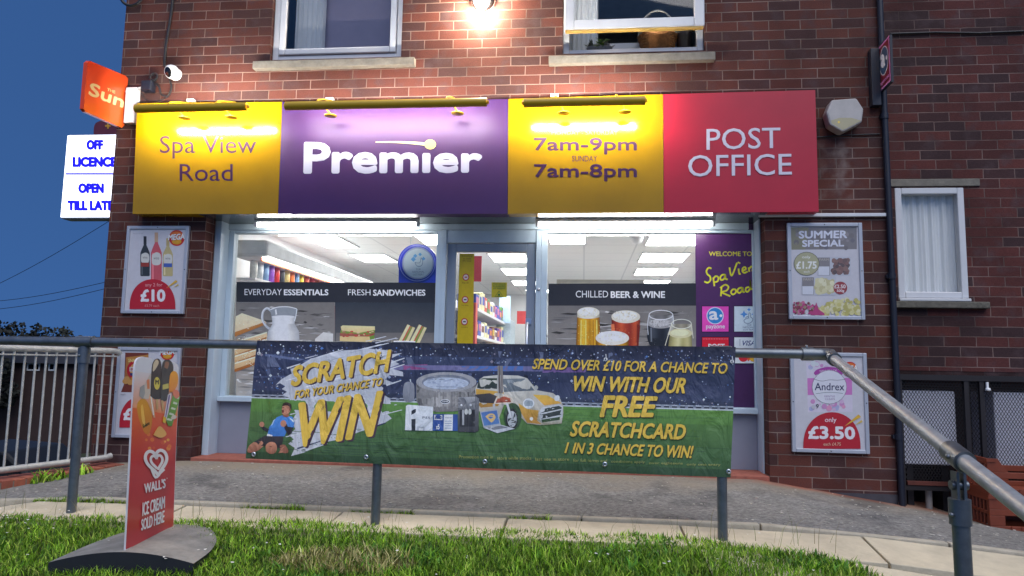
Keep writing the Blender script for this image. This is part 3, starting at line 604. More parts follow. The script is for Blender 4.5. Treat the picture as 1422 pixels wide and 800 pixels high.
# ---------------------------------------------------------------- small things on the wall
c = MB(); cp = at(237,100,-0.075)
cc = empty('security_camera', (cp.x,0,cp.z), 'white dome security camera fixed to the brick beside the left yellow panel', 'camera')
fwd = Vector((-0.35,-0.85,-0.38)).normalized()
MB().lathe((cp.x,-0.001,cp.z+0.008), [(0.05,0),(0.05,0.02),(0.04,0.035),(0.001,0.035)], 24, axis=(0,-1,0)).build('base', M_WHITE, cc)
MB().lathe(cp-fwd*0.012, [(0.001,-0.055),(0.03,-0.048),(0.05,-0.025),(0.056,0.0),(0.053,0.022),(0.044,0.036),(0.040,0.036)], 24, axis=fwd).build('housing', M_WHITE, cc)
MB().lathe(cp-fwd*0.012, [(0.040,0.034),(0.034,0.040),(0.02,0.047),(0.001,0.049)], 24, axis=fwd).build('lens', mat('camera_lens', (14,16,22), 0.08), cc)
q = at(205,120,-0.045); j = MB().box((q.x-0.045,-0.07,q.z-0.043),(q.x+0.045,-0.001,q.z+0.043)).build('junction_box', M_NAVY, None, 0.01)
tag(j, 'dark square cable box left of the dome camera', 'junction box')
q = at(213,108,-0.03); j = MB()
for k in range(3): j.tube([q+Vector((0.03*math.cos(a/3)+0.008*k, -0.01*k, 0.028*math.sin(a/3))) for a in range(0,20)], 0.007, 7)
tag(j.build('cable_coil', M_BLACK, None), 'loose coil of black cable above the dark cable box', 'cable')
def cable(pts, Y, label, r=0.006, name='cable', m=None, nn=5):
    P = [at(x, y, Y) for x, y in smooth(pts, nn)]
    return tag(MB().tube(P, r, 7).build(name, m or M_BLACK, None), label, 'cable')
cable([(242,-30),(240,0),(236,30),(231,60),(228,92)], -0.012, 'thick black cable running down the wall to the dome camera', 0.011)
cable([(236,112),(238,122),(233,133),(224,131),(221,121),(216,116)], -0.02, 'black cable looping under the dome camera', 0.008)
cable([(196,128),(203,138),(215,141),(226,138),(234,134)], -0.016, 'thin black cable from the cable box to the fascia', 0.004)
cable([(166,-6),(172,4),(182,8),(192,4),(198,-4)], -0.03, 'dark cable loop at the upper left corner of the wall', 0.012)
q = at(188,120,-0.05); q2 = at(199,120,-0.05)
# newspaper sign: a panel square to the wall
def side_panel(name, X, quad, N, thick, m, parent):
    o = Vector((X,0,0)); pts = []
    A = Art(o, N); P = [A.P(p) for p in quad]
    return MB().prism(P, -Vector(N)*thick).build(name, m, parent)
sun = empty('newspaper_sign', (-3.7,0,2.99), 'orange newspaper sign standing out from the left corner of the wall', 'sign')
rq = [(125,84.5),(174,105),(178,109),(172.3,175),(169,177.5),(119.5,155.5),(116,151),(121.5,87)]
side_panel('sign_panel', -3.655, rq, (1,0,0), 0.03, mat('orange_sign_panel', (226,70,28), 0.4, var=0.05), sun)
A = Art((-3.6545,0,0), (1,0,0)); A.zoom(0,0,2.5)
A.poly([(q_[0]*2.5,q_[1]*2.5) for q_ in rq], (214,62,30), col2=(244,104,36))
A.text('Sun', [(314,284),(434,336),(426,376),(305,330)], (236,214,150), 0.04); A.text('THE', [(371,305),(399,316),(398,326),(370,315)], (236,214,150), 0.02)
A.build('lettering', INK_SIGN, sun)
MB().tube([(-3.67,-0.03,3.30),(-3.45,-0.04,3.345)], 0.012, 8).build('bracket', M_WHITE, sun)
q0, q1 = at(178,125,-0.03), at(189,172,-0.03)
t = tag(MB().box((q0.x,-0.06,q1.z),(q1.x,-0.002,q0.z+0.01)).build('white_sign_box', M_WHITE, None, 0.004), 'narrow white box on the wall behind the orange newspaper sign', 'sign box')
# backlit sign on the side wall
ol = empty('lightbox_sign', (-4.13,0.45,2.37), 'lit white lightbox with blue capitals standing out past the left corner', 'sign')
p0, p1 = at(91,188,0.4), at(83,303,0.4)
MB().box((-4.485,0.405,2.365),(-3.74,0.54,3.112)).build('sign_case', mat('white_sign_case', (200,202,210), 0.4), ol, 0.02)
A = Art((0,0.404,0), NY); fx0, fx1, fz0, fz1 = -4.475, -3.75, 2.378, 3.10
def pr(v):
    v = Vector(v)-CAM; z = v.dot(FW); return (PW/2+FPX*v.dot(RT)/z, PH/2-FPX*v.dot(UP)/z)
A.poly([pr((fx0,0.404,fz1)),pr((fx1,0.404,fz1)),pr((fx1,0.404,fz0)),pr((fx0,0.404,fz0))], (244,246,255))
A.zoom(0,0,2.5); BL = (20,14,170)
A.text('OFF', ((300,485),(359,521)), BL, 0.085); A.text('LICENCE', ((252,544),(406,581)), BL, 0.085); A.poly(rect(229,601,420,607), BL)
A.text('OPEN', ((272,636),(362,672)), BL, 0.085); A.text('TILL LATE', ((235,696),(396,732)), BL, 0.085)
A.build('sign_face', INK_LIT, ol)
MB().tube([(-3.745,0.47,2.9),(-3.70,0.47,2.9)], 0.02, 8).build('bracket', M_ALU, ol); MB().tube([(-3.745,0.47,2.5),(-3.70,0.47,2.5)], 0.02, 8).build('bracket', M_ALU, ol)
p = at(152,190,0.62); A = Art((0,0.619,0), NY)
ms = empty('hanging_sign', (p.x,0.62,p.z-0.15), 'dark maroon rounded sign with yellow letters behind the lit lightbox', 'sign')
MB().prism([A.P(q_) for q_ in smooth([(131,200),(130,182),(133,171),(145,167),(160,167),(175,172),(180,200)],4)], (0,0.05,0)).build('sign_panel', mat('maroon_sign_panel', (96,34,48), 0.5), ms)
A.text('+', ((146,171),(154,179)), (214,160,50), 0.06); A.build('lettering', INK, ms)
MB().tube([(p.x+0.1,0.645,p.z),(-3.72,0.645,p.z)], 0.012, 8).build('bracket', M_DARK, ms)
# payment sign, square to the wall by the drainpipe
pz = empty('payment_sign', (2.1,-0.1,3.17), 'pink edged payment sign with round logo standing out above the drainpipe', 'sign')
A = Art((2.0995,0,0), (-1,0,0)); A.zoom(1180,40,7.275)
qd = [(283,205),(398,68),(414,522),(296,645)]
MB().prism([A.P(q_) for q_ in [(274,192),(404,58),(420,536),(289,662)]], (0.016,0,0)).build('sign_case', M_NAVY, pz)
A.poly(qd, (206,130,190)); A.poly([(291,214),(391,92),(405,515),(302,620)], (120,26,38), col2=(110,30,40))
A.poly(ell(346,322,43,152,28,rot=4), (206,206,214)); A.poly(ell(346,322,39,142,28,rot=4), (52,74,104)); A.text('a', [(315,275),(352,240),(360,372),(322,405)], (220,220,226), 0.05)
A.poly(ell(375,290,8,22), (220,220,226)); A.text('payzone', [(303,570),(402,455),(403,492),(305,607)], (214,140,196), 0.02)
A.build('sign_face', INK_SIGN, pz)
p0, p1 = at(1209,67,-0.06), at(1221,146,-0.06)
MB().box((p0.x,-0.06,p1.z),(2.098,-0.001,p0.z)).build('mounting_plate', M_NAVY, pz, 0.004)
# alarm siren
A = Art((0,-0.10,0), NY); A.zoom(1022,0,2.5)
al = empty('alarm_box', (1.85,0,2.95), 'white seven sided alarm box on brickwork right of the red panel', 'alarm')
hp = [(332,347),(420,341),(444,378),(438,424),(372,458),(326,432),(314,390)]
MB().prism([A.P(q_) for q_ in hp], (0,0.098,0)).build('housing', mat('alarm_box_plastic', (176,170,165), 0.4), al, 0.012)
A.poly([(330,418),(360,409),(400,409),(436,419),(372,452),(332,428)], (176,166,132)); A.poly(ell(357,424,4), (236,206,90)); A.build('strobe_lens', INK_SIGN, al)
# drainpipe, trunking, cables
dp = empty('drainpipe', (XR+0.03,-0.03,0.3), 'slim black drainpipe running down the corner between the brick walls', 'pipe')
MB().tube([(2.118,-0.028,6.3),(2.127,-0.028,3.0),(2.135,-0.028,1.8),(2.142,-0.03,0.27)], 0.021, 12).build('pipe', M_NAVY, dp)
for z in (5.2,3.0,1.85,0.75): MB().tube([(2.13+(3-z)*0.005-0.004,-0.028,z-0.02),(2.13+(3-z)*0.005-0.004,-0.028,z+0.02)], 0.027, 12).box((2.10,-0.03,z-0.012),(2.124,0.0,z+0.012)).build('pipe_clip', M_NAVY, dp)
p0, p1 = at(1054,299,-0.02), at(1232,299,-0.02)
tag(MB().box((p0.x,-0.03,p0.z-0.012),(p1.x,-0.002,p0.z+0.012)).build('cable_trunking', M_PVC, None, 0.003), 'white plastic cable trunking under the red panel', 'trunking')
tag(MB().tube([at(x,y,WY-0.012) for x,y in ((1236,47),(1300,45),(1360,46),(1430,43),(1500,41))], 0.008, 7).build('cable', M_BLACK, None), 'black cable clipped across the top of the right wing', 'cable')
tag(MB().tube([at(x,y,-0.01) for x,y in ((1131,191),(1170,188),(1222,186))], 0.005, 7).build('cable', M_BLACK, None), 'thin dark cable under the alarm box', 'cable')

# ---------------------------------------------------------------- framed posters on the piers
def poster(x0, zt, label, art, w=0.512, h=0.686):
    e = empty('poster_frame', (x0+w/2, 0, zt-h), label, 'poster', 'framed posters on the brick piers')
    f = MB(); t = 0.026
    f.box((x0,-0.028,zt-h),(x0+t,-0.001,zt)).box((x0+w-t,-0.028,zt-h),(x0+w,-0.001,zt)).box((x0+t,-0.028,zt-h),(x0+w-t,-0.001,zt-h+t)).box((x0+t,-0.028,zt-t),(x0+w-t,-0.001,zt))
    f.build('frame', mat('grey_poster_frame', (170,174,184), 0.45, 0.2, var=0.06), e, 0.004)
    for a, b in ((x0+w/2,zt-t/2),(x0+w/2,zt-h+t/2),(x0+t/2,zt-h/2),(x0+w-t/2,zt-h/2)): MB().lathe((a,-0.0275,b), [(0.004,0.0),(0.004,0.002),(0.001,0.003)], 8, axis=(0,-1,0)).build('screw', M_DARK, e)
    A = Art((0,-0.018,0), NY)
    A.M = lambda a, b: (a, b)
    A.poly([pr((x0+t,-0.018,zt-t)),pr((x0+w-t,-0.018,zt-t)),pr((x0+w-t,-0.018,zt-h+t)),pr((x0+t,-0.018,zt-h+t))], (196,194,200))
    art(A); A.build('printed_sheet', INK, e); return e
RED = (178,34,48)
def mega(A, x, y, r, s=1.0):
    A.poly(ell(x,y,r,r*1.02), (190,40,36)); A.poly(ell(x,y-r*0.35,r*0.82,r*0.5), (216,110,48)); A.poly(ell(x,y+r*0.45,r*0.62,r*0.38), (214,150,44))
    A.text('MEGA', [(x-r*1.02,y-r*0.42),(x+r*1.08,y-r*0.62),(x+r*1.06,y+r*0.18),(x-r*1.1,y+r*0.32)], (226,224,222), 0.04, shadow=(2,2,(70,50,60)))
    A.text('deals', [(x-r*0.55,y+r*0.28),(x+r*0.6,y+r*0.2),(x+r*0.55,y+r*0.68),(x-r*0.5,y+r*0.72)], (220,168,60), 0.02)
def bottle(A, x, y0, y1, w, col, neck, lab, band=None):
    h = y1-y0
    A.poly([(x-w*0.28,y0),(x+w*0.28,y0),(x+w*0.3,y0+h*0.22),(x+w*0.75,y0+h*0.34),(x+w,y0+h*0.42),(x+w,y1-6),(x+w*0.85,y1),(x-w*0.85,y1),(x-w,y1-6),(x-w,y0+h*0.42),(x-w*0.75,y0+h*0.34),(x-w*0.3,y0+h*0.22)], col)
    A.poly(rect(x-w*0.32,y0,x+w*0.32,y0+h*0.2), neck); A.poly(rect(x-w*0.75,y0+h*0.42,x-w*0.5,y1-10), tuple(min(255,v+45) for v in col))
    A.poly(smooth([(x-w*0.8,y0+h*0.46),(x,y0+h*0.41),(x+w*0.8,y0+h*0.46),(x+w*0.8,y0+h*0.64),(x,y0+h*0.68),(x-w*0.8,y0+h*0.64),(x-w*0.8,y0+h*0.46)],3), (206,204,196))
    A.text('wine', ((x-w*0.5,y0+h*0.5),(x+w*0.5,y0+h*0.56)), (110,100,100), 0.0)
    if band: A.poly(rect(x-w*0.85,y0+h*0.66,x+w*0.85,y0+h*0.76), band)
def dome(A, x0, x1, yt, yb):
    cx = (x0+x1)/2; hw = (x1-x0)/2; A.poly([(cx+hw*math.cos(R(a)), yb-(yb-yt)*math.sin(R(a))**0.8) for a in range(0,181,6)], RED)
def spark(A, x, y, k):
    A.poly([(x,y),(x+k*1.35,y-k*1.15),(x+k*1.6,y-k*0.9)], (214,170,60)); A.poly([(x+k*1.0,y-k*0.1),(x+k*1.65,y-k*0.62),(x+k*1.75,y-k*0.42)], (206,178,90))
def p1(A):
    A.zoom(160,300,5.333); A.text('Mega deals of the week', ((130,128),(208,134)), (120,118,124), 0.0)
    bottle(A,221,150,446,35,(52,58,62),(48,50,54),0,(150,60,50)); bottle(A,390,165,446,37,(186,170,120),(180,160,110),0,(70,96,170)); bottle(A,305,122,480,40,(196,88,96),(196,160,130),0)
    mega(A,456,163,58); dome(A,108,448,468,690); spark(A,378,536,54)
    A.text('any 2 for', ((224,497),(352,530)), (222,150,150), 0.012); A.text('\u00a310', ((190,543),(374,636)), (226,222,224), 0.05); A.text('\u00a35.79 each', ((222,655),(328,674)), (216,140,140), 0.0)
def p2(A):
    A.zoom(150,470,5.333); A.poly([(128,105),(300,108),(300,300),(250,400),(96,398),(118,340)], (112,52,40)); A.poly([(135,140),(300,120),(300,330),(120,335)], (176,124,62), col2=(150,84,50))
    A.poly(ell(205,235,66,72), (170,30,40)); A.poly(ell(207,235,46,50), (196,148,90)); A.text('SNACKS', ((150,150),(250,176)), (212,190,120), 0.03)
    A.poly(rect(160,212,270,244), (196,190,186)); A.text('BIG BAG', ((168,218),(262,238)), (160,30,40), 0.03); A.poly(rect(165,256,270,276), (44,50,96)); A.poly(rect(170,288,270,308), (180,120,40))
    for x, y in ((140,300),(165,325),(130,318)): A.poly(ell(x,y,22,20), (190,140,78))
    mega(A,440,108,52); A.text('each', ((96,408),(132,418)), (120,118,124), 0.0); dome(A,86,400,430,660); A.text('\u00a33', ((116,515),(245,606)), (226,222,224), 0.05)
def p3(A):
    A.zoom(1080,300,5.333); A.poly([(98,85),(585,80),(586,246),(102,250)], (120,118,122), col2=(128,124,126)); A.poly([(98,85),(230,83),(205,248),(102,250)], (134,132,112))
    for k in range(34): A.poly(ell(random.uniform(110,575),random.uniform(95,238),random.uniform(8,26),None,10), random.choice([(110,108,116),(134,130,120),(140,134,138),(116,112,114)]))
    A.text('SUMMER', [(154,110),(516,106),(514,165),(156,168)], (212,214,226), 0.05); A.text('SPECIAL', [(180,178),(490,174),(491,226),(181,230)], (212,214,226), 0.05)
    def tray(x0,y0,x1,y1,cols,r):
        A.poly(rect(x0,y0,x1,y1), (186,188,196)); A.poly(rect(x0+4,y0+4,x0+92,y1-4), (132,128,130)); A.text('FARM', ((x0+14,y0+10),(x0+84,y0+28)), (176,170,160), 0.02); A.poly(rect(x0+6,y0+70,x0+88,y1-6), (206,208,216))
        for k in range(60): A.poly(ell(random.uniform(x0+112,x1-r),random.uniform(y0+r,y1-r),r*random.uniform(0.6,1.0),None,10), random.choice(cols))
    tray(294,304,540,444,[(112,92,92),(128,98,96),(96,84,86),(138,110,104)],20); tray(176,450,432,586,[(206,200,158),(190,182,140),(216,212,178)],24)
    A.poly(ell(213,354,95,88), (96,98,82)); A.poly(ell(213,354,91,84), (168,166,134)); A.text('only', ((180,294),(242,320)), (222,222,214), 0.02); A.text('\u00a31.75', ((136,336),(288,392)), (226,226,220), 0.04); A.text('each', ((192,404),(236,420)), (216,216,206), 0.02)
    A.poly(ell(463,533,51,47), (150,66,72)); A.text('\u00a32.50', ((418,508),(502,536)), (226,218,218), 0.03); A.text('500g', ((436,544),(492,568)), (222,210,210), 0.03)
    for k in range(90): x = random.uniform(115,290); A.poly(ell(x,random.uniform(640+max(0,(x-230)*0.5),728),random.uniform(6,15),None,8), random.choice([(176,66,118),(150,50,92),(190,110,140),(120,60,70),(150,130,110)]))
    for k in range(130): x = random.uniform(285,600); A.poly(ell(x,random.uniform(700-min(80,(x-280)*0.6),728),random.uniform(9,20),None,9), random.choice([(196,188,120),(206,200,146),(180,172,104),(214,208,170)]))
    A.poly([(285,640),(300,690),(345,722),(345,735),(240,735),(262,700)], (176,66,118))
def p4(A):
    A.zoom(1090,480,5); A.poly([(148,118),(466,116),(470,460),(160,462)], (206,198,212)); A.poly([(155,226),(466,224),(467,342),(158,344)], (196,120,182))
    for k in range(40):
        x, y = random.choice([(random.uniform(160,455),random.uniform(125,175)),(random.uniform(170,455),random.uniform(385,450))]); A.poly(ell(x,y,random.uniform(8,22),None,10), random.choice([(206,176,206),(196,140,186),(200,206,210),(190,170,196),(214,150,180),(170,172,206)]))
    A.poly([(200,190)]+smooth([(200,190),(225,165),(300,148),(375,160),(404,190)],4)+[(394,204),(300,168),(210,206)], (160,66,150)); A.text('NEW PACK', [(240,170),(362,166),(364,178),(242,184)], (212,190,212), 0.02)
    A.poly(ell(308,288,121,118), (140,140,146)); A.poly(ell(308,288,118,115), (212,212,220)); A.stroke([(200,232),(255,246),(310,238),(365,240),(418,234)], 3, (90,90,104)); A.stroke([(214,334),(310,324),(402,332)], 3, (90,110,110))
    A.text('Andrex', [(206,258),(412,260),(412,312),(206,310)], (40,42,84), 0.012); A.text('GENTLE', ((272,345),(346,358)), (150,120,160), 0.0); A.text('CLEAN', ((278,364),(344,377)), (150,120,160), 0.0); A.text('9', ((214,405),(234,436)), (90,90,100), 0.02); A.poly(ell(198,426,14), (186,186,194))
    mega(A,450,165,52); dome(A,126,524,462,716); spark(A,412,560,72)
    A.text('only', ((276,498),(357,540)), (226,210,214), 0.015); A.text('\u00a33.50', [(160,556),(484,562),(488,652),(160,648)], (228,224,226), 0.05); A.text('each \u00a34.75', ((266,672),(386,694)), (222,180,150), 0.01)
poster(-3.5626, 2.2169, 'framed poster of three wine bottles above a red price dome, upper left pier', p1)
poster(-3.5626, at(162.5,481.6,-0.02).z, 'framed snack bag poster half hidden behind the pavement sign', p2)
poster(1.4367, 2.2297, 'framed fruit poster with grey heading on the right pier', p3)
poster(1.4367, 1.3138, 'framed pink toilet roll poster under the rail on the right pier', p4)
# ---------------------------------------------------------------- window graphics (printed vinyl on the glass)
VY = GY-0.0045
def graphic(o, label, fn):
    A = Art((0,VY,0), NY); fn(A); A.c = [[tuple(min(0.95, 1.45*v) for v in c) for c in f] for f in A.c]; g = A.build('window_graphic', INK_VINYL, o); tag(g, label); return g
SL0, SL1 = (68,66,66), (120,114,106)
def slate(A, x0, y0, x1, y1, n=150):
    A.poly(rect(x0,y0,x1,y1), (108,104,100), col2=(162,155,146))
    for k in range(n):
        y = y0+(y1-y0)*random.random()**0.6; l = random.uniform(20,120)*(x1-x0)/600; x = random.uniform(x0, max(x0,x1-l)); h = random.uniform(1.5,9); ly = A.layer+random.random()*30
        v = random.uniform(-48,52); b = 110+46*(y-y0)/(y1-y0)+v*1.5; A.poly([(x,y),(x+l*0.4,max(y0,y-h)),(x+l,y),(x+l*0.6,min(y1,y+h))], (b+3,b,b-4), layer=ly)
    A.layer += 31
def slice_(A, pts, th, face=(214,196,164), crust=(176,118,62)):
    pts = list(pts); A.poly(pts+[(x,y+th) for x,y in pts[::-1]], crust); A.poly(pts, face) if len(pts) > 2 else None
def gl(A):
    A.zoom(320,310,4.7067)
    A.poly([(40,384),(1346,389),(1344,520),(38,516)], (38,38,41), col2=(44,44,48))
    A.poly([(683,518),(1344,520),(1335,1180),(680,1180)], (50,54,60), col2=(120,117,112)); slate(A, 36,517,682,1150, 330); slate(A, 690,716,1336,1150, 260)
    A.text('EVERYDAY', ((93,430),(336,470)), (226,226,226), -0.006); A.text('ESSENTIALS', ((350,432),(641,472)), (232,232,232), 0.035)
    A.text('FRESH', ((769,433),(916,472)), (226,226,226), -0.006); A.text('SANDWICHES', ((933,434),(1275,475)), (232,232,232), 0.035)
    # bread
    A.poly([(34,610),(76,588),(228,640),(236,655),(30,730)], (222,206,174), col2=(204,182,144)); A.poly([(30,712),(228,645),(232,662),(30,742)], (170,112,58))
    for k in range(4):
        y = 780+k*46; A.poly([(28,y),(150+k*4,y-42),(240,y-68),(242,y-40),(236,y-20),(28,y+50)], (214,188,146), col2=(196,160,112)); A.poly([(28,y+36),(236,y-36),(238,y-18),(28,y+56)], (158,98,48))
        A.poly([(28,y-6),(240,y-70),(240,y-62),(28,y+4)], (232,218,188))
    A.specks(160,40,600,228,690,(1,4),[(230,216,188),(206,186,150),(214,196,164)], lambda x,y: y > 596+(x-70)*0.33 and y < 725-(x-34)*0.40); A.specks(150,30,740,238,930,(1.5,5),[(224,202,164),(196,164,120),(180,140,92),(236,220,190)])
    # milk jug
    A.stroke([(268,575),(240,556),(214,580),(210,630),(232,670),(256,690)], 15, (176,180,184)); A.stroke([(268,572),(240,553),(212,580),(208,630),(230,670)], 5, (226,228,230))
    A.poly([(258,562),(300,548),(380,545),(436,560),(434,590),(420,632),(272,632),(268,600)], (138,142,146)); A.cyl([(272,610),(424,610),(420,660),(276,660)], [(180,182,184),(228,228,226),(236,235,232),(222,220,216),(176,176,176)], 12)
    A.cyl([(276,658),(420,658),(448,704),(246,710)], [(176,178,180),(224,224,222),(238,237,234),(224,222,218),(186,184,182),(170,170,170)], 14); A.cyl([(246,708),(448,702),(462,900),(224,900)], [(160,162,166),(214,214,212),(236,235,232),(228,226,222),(196,194,190),(166,166,168)], 16, 0.95)
    A.stroke([(262,566),(310,549),(380,547),(434,560)], 6, (226,228,230)); A.poly(ell(346,612,76,10), (236,235,232)); A.stroke([(436,562),(428,610),(420,640)], 6, (206,210,212)); A.poly([(292,566),(302,562),(306,596),(296,600)], (214,216,218))
    A.poly([(555,756),(608,712),(672,722),(672,900),(540,900)], (206,204,198), col2=(170,166,160))
    # sandwiches
    A.poly([(722,676),(735,668),(945,674),(946,700),(860,735),(730,714)], (222,202,150), col2=(206,180,120)); A.poly([(720,700),(840,718),(944,698),(944,718),(880,736),(720,722)], (120,140,60)); A.poly([(716,718),(900,728),(944,716),(934,748),(720,742)], (156,86,70))
    A.poly([(716,738),(930,742),(944,752),(930,778),(716,770)], (212,186,128)); A.poly([(910,742),(944,730),(938,762),(914,764)], (104,140,54))
    for k in range(26): A.poly(ell(random.uniform(728,930),random.uniform(708,742),random.uniform(5,13),random.uniform(3,6),8), random.choice([(150,70,60),(110,140,60),(206,180,140),(170,100,84),(190,70,60)]))
    for x0 in (1130,1206):
        A.poly([(x0+25,662),(x0+78,684),(x0+20,800),(x0-40,790)], (150,110,76)); A.poly([(x0+28,662),(x0+44,668),(x0-16,800),(x0-42,792)], (226,206,160)); A.poly([(x0+62,678),(x0+78,684),(x0+24,800),(x0+2,800)], (222,200,150)); A.poly([(x0+48,676),(x0+58,680),(x0+4,790),(x0-8,786)], (120,150,70)); A.poly([(x0+42,674),(x0+50,678),(x0-8,790),(x0-16,786)], (190,90,70))
graphic(wl, 'dark food graphic of bread, milk jug and sandwiches', gl)
def gr(A):
    A.zoom(750,290,4)
    A.poly([(46,416),(866,414),(866,540),(45,540)], (38,38,42), col2=(44,44,48)); slate(A, 43,538,866,1100, 480)
    A.text('CHILLED', ((198,455),(378,493)), (226,226,226), -0.006); A.text('BEER & WINE', ((392,458),(694,496)), (232,232,232), 0.035)
    BE = [(120,76,10),(196,140,24),(232,180,54),(206,150,28),(176,120,16),(214,164,44),(186,130,22),(110,70,12)]
    A.cyl([(206,600),(330,600),(346,900),(194,900)], BE, 20, 0.85)
    for x in (226,252,292,312): A.poly([(x,618),(x+5,618),(x+6+(x-268)*0.1,890),(x-2+(x-268)*0.1,890)], random.choice([(240,206,110),(160,104,14)]))
    A.specks(70,212,640,330,800,(1,3),[(244,216,130),(222,176,70)])
    A.cyl([(206,576),(330,576),(330,602),(206,602)], [(170,164,146),(218,212,196),(232,228,214),(206,200,182),(160,152,132)], 12, 1, 9); A.poly(ell(268,576,62,30,30), (206,202,186)); A.poly(ell(264,571,52,21,30), (226,222,208)); A.specks(60,222,558,314,592,(2,6),[(236,232,220),(200,194,176),(214,210,196)])
    A.cyl([(396,606),(556,606),(540,880),(412,880)], [(90,24,14),(150,50,28),(196,84,44),(164,58,32),(140,44,26),(186,80,44),(120,36,22)], 20, 0.8, 0); A.poly([(394,640),(412,640),(424,760),(414,860),(400,740)], (206,110,66)); A.poly([(538,640),(556,650),(548,740),(536,800)], (110,34,20))
    A.specks(60,410,660,540,800,(1,3),[(220,130,80),(120,40,24)])
    A.cyl([(396,594),(556,594),(554,616),(398,616)], [(160,146,124),(212,204,184),(228,222,206),(200,190,168),(150,138,114)], 12, 1, 14); A.poly(ell(476,600,80,36,30), (204,198,180)); A.poly(ell(472,593,68,26,30), (224,219,204)); A.specks(70,414,572,538,622,(2,7),[(234,229,216),(196,188,168),(212,206,190)])
    A.poly(ell(668,700,74,92,30), (36,38,42)); A.cyl([(598,650),(742,650),(736,720),(600,720)], [(30,32,36),(70,74,80),(44,46,52),(34,36,40),(60,64,70),(28,30,34)], 14, 0.8); A.cyl([(606,592),(736,592),(742,640),(598,640)], [(150,150,150),(96,94,92),(112,110,108),(90,88,86),(170,170,170)], 14, 1); A.poly(ell(670,638,72,27,30), (150,148,146)); A.poly(ell(664,634,58,19,30), (176,174,172)); A.specks(50,612,618,728,656,(2,5),[(190,188,186),(136,134,130)])
    A.stroke(ell(671,590,66,26,28)+[(737,590)], 4.5, (222,224,226), 1); A.stroke([(604,592),(597,640),(600,700)], 4, (196,198,200)); A.stroke([(738,592),(742,640)], 4, (206,208,210)); A.poly([(612,660),(620,660),(622,740),(614,736)], (110,114,120))
    A.cyl([(722,690),(840,690),(850,860),(698,860)], [(120,112,70),(176,168,112),(206,200,150),(160,152,96),(186,178,124),(130,122,78)], 16, 0.9); A.cyl([(728,640),(842,640),(848,700),(708,700)], [(196,194,180),(128,122,104),(146,140,120),(120,114,96),(190,186,170)], 12, 1); A.poly(ell(780,692,64,27,26), (200,194,150)); A.poly(ell(776,689,50,18,26), (216,211,172))
    A.stroke(ell(785,640,55,26,28)+[(840,640)], 4.5, (216,214,196), 1); A.stroke([(730,642),(706,720),(694,760)], 4, (206,202,180)); A.stroke([(840,642),(850,720)], 4, (206,202,180))
    A.cyl([(310,716),(492,716),(486,900),(318,900)], BE, 20, 0.85); A.poly(ell(401,718,93,40,32), (210,206,194)); A.poly(ell(398,709,79,29,32), (228,225,214)); A.specks(90,326,688,474,742,(2,8),[(236,233,224),(204,199,186),(218,214,202)])
    A.specks(200,50,560,860,760,(0.6,1.6),[(170,164,156),(120,114,108)])
graphic(wr, 'dark drinks graphic of four full glasses', gr)
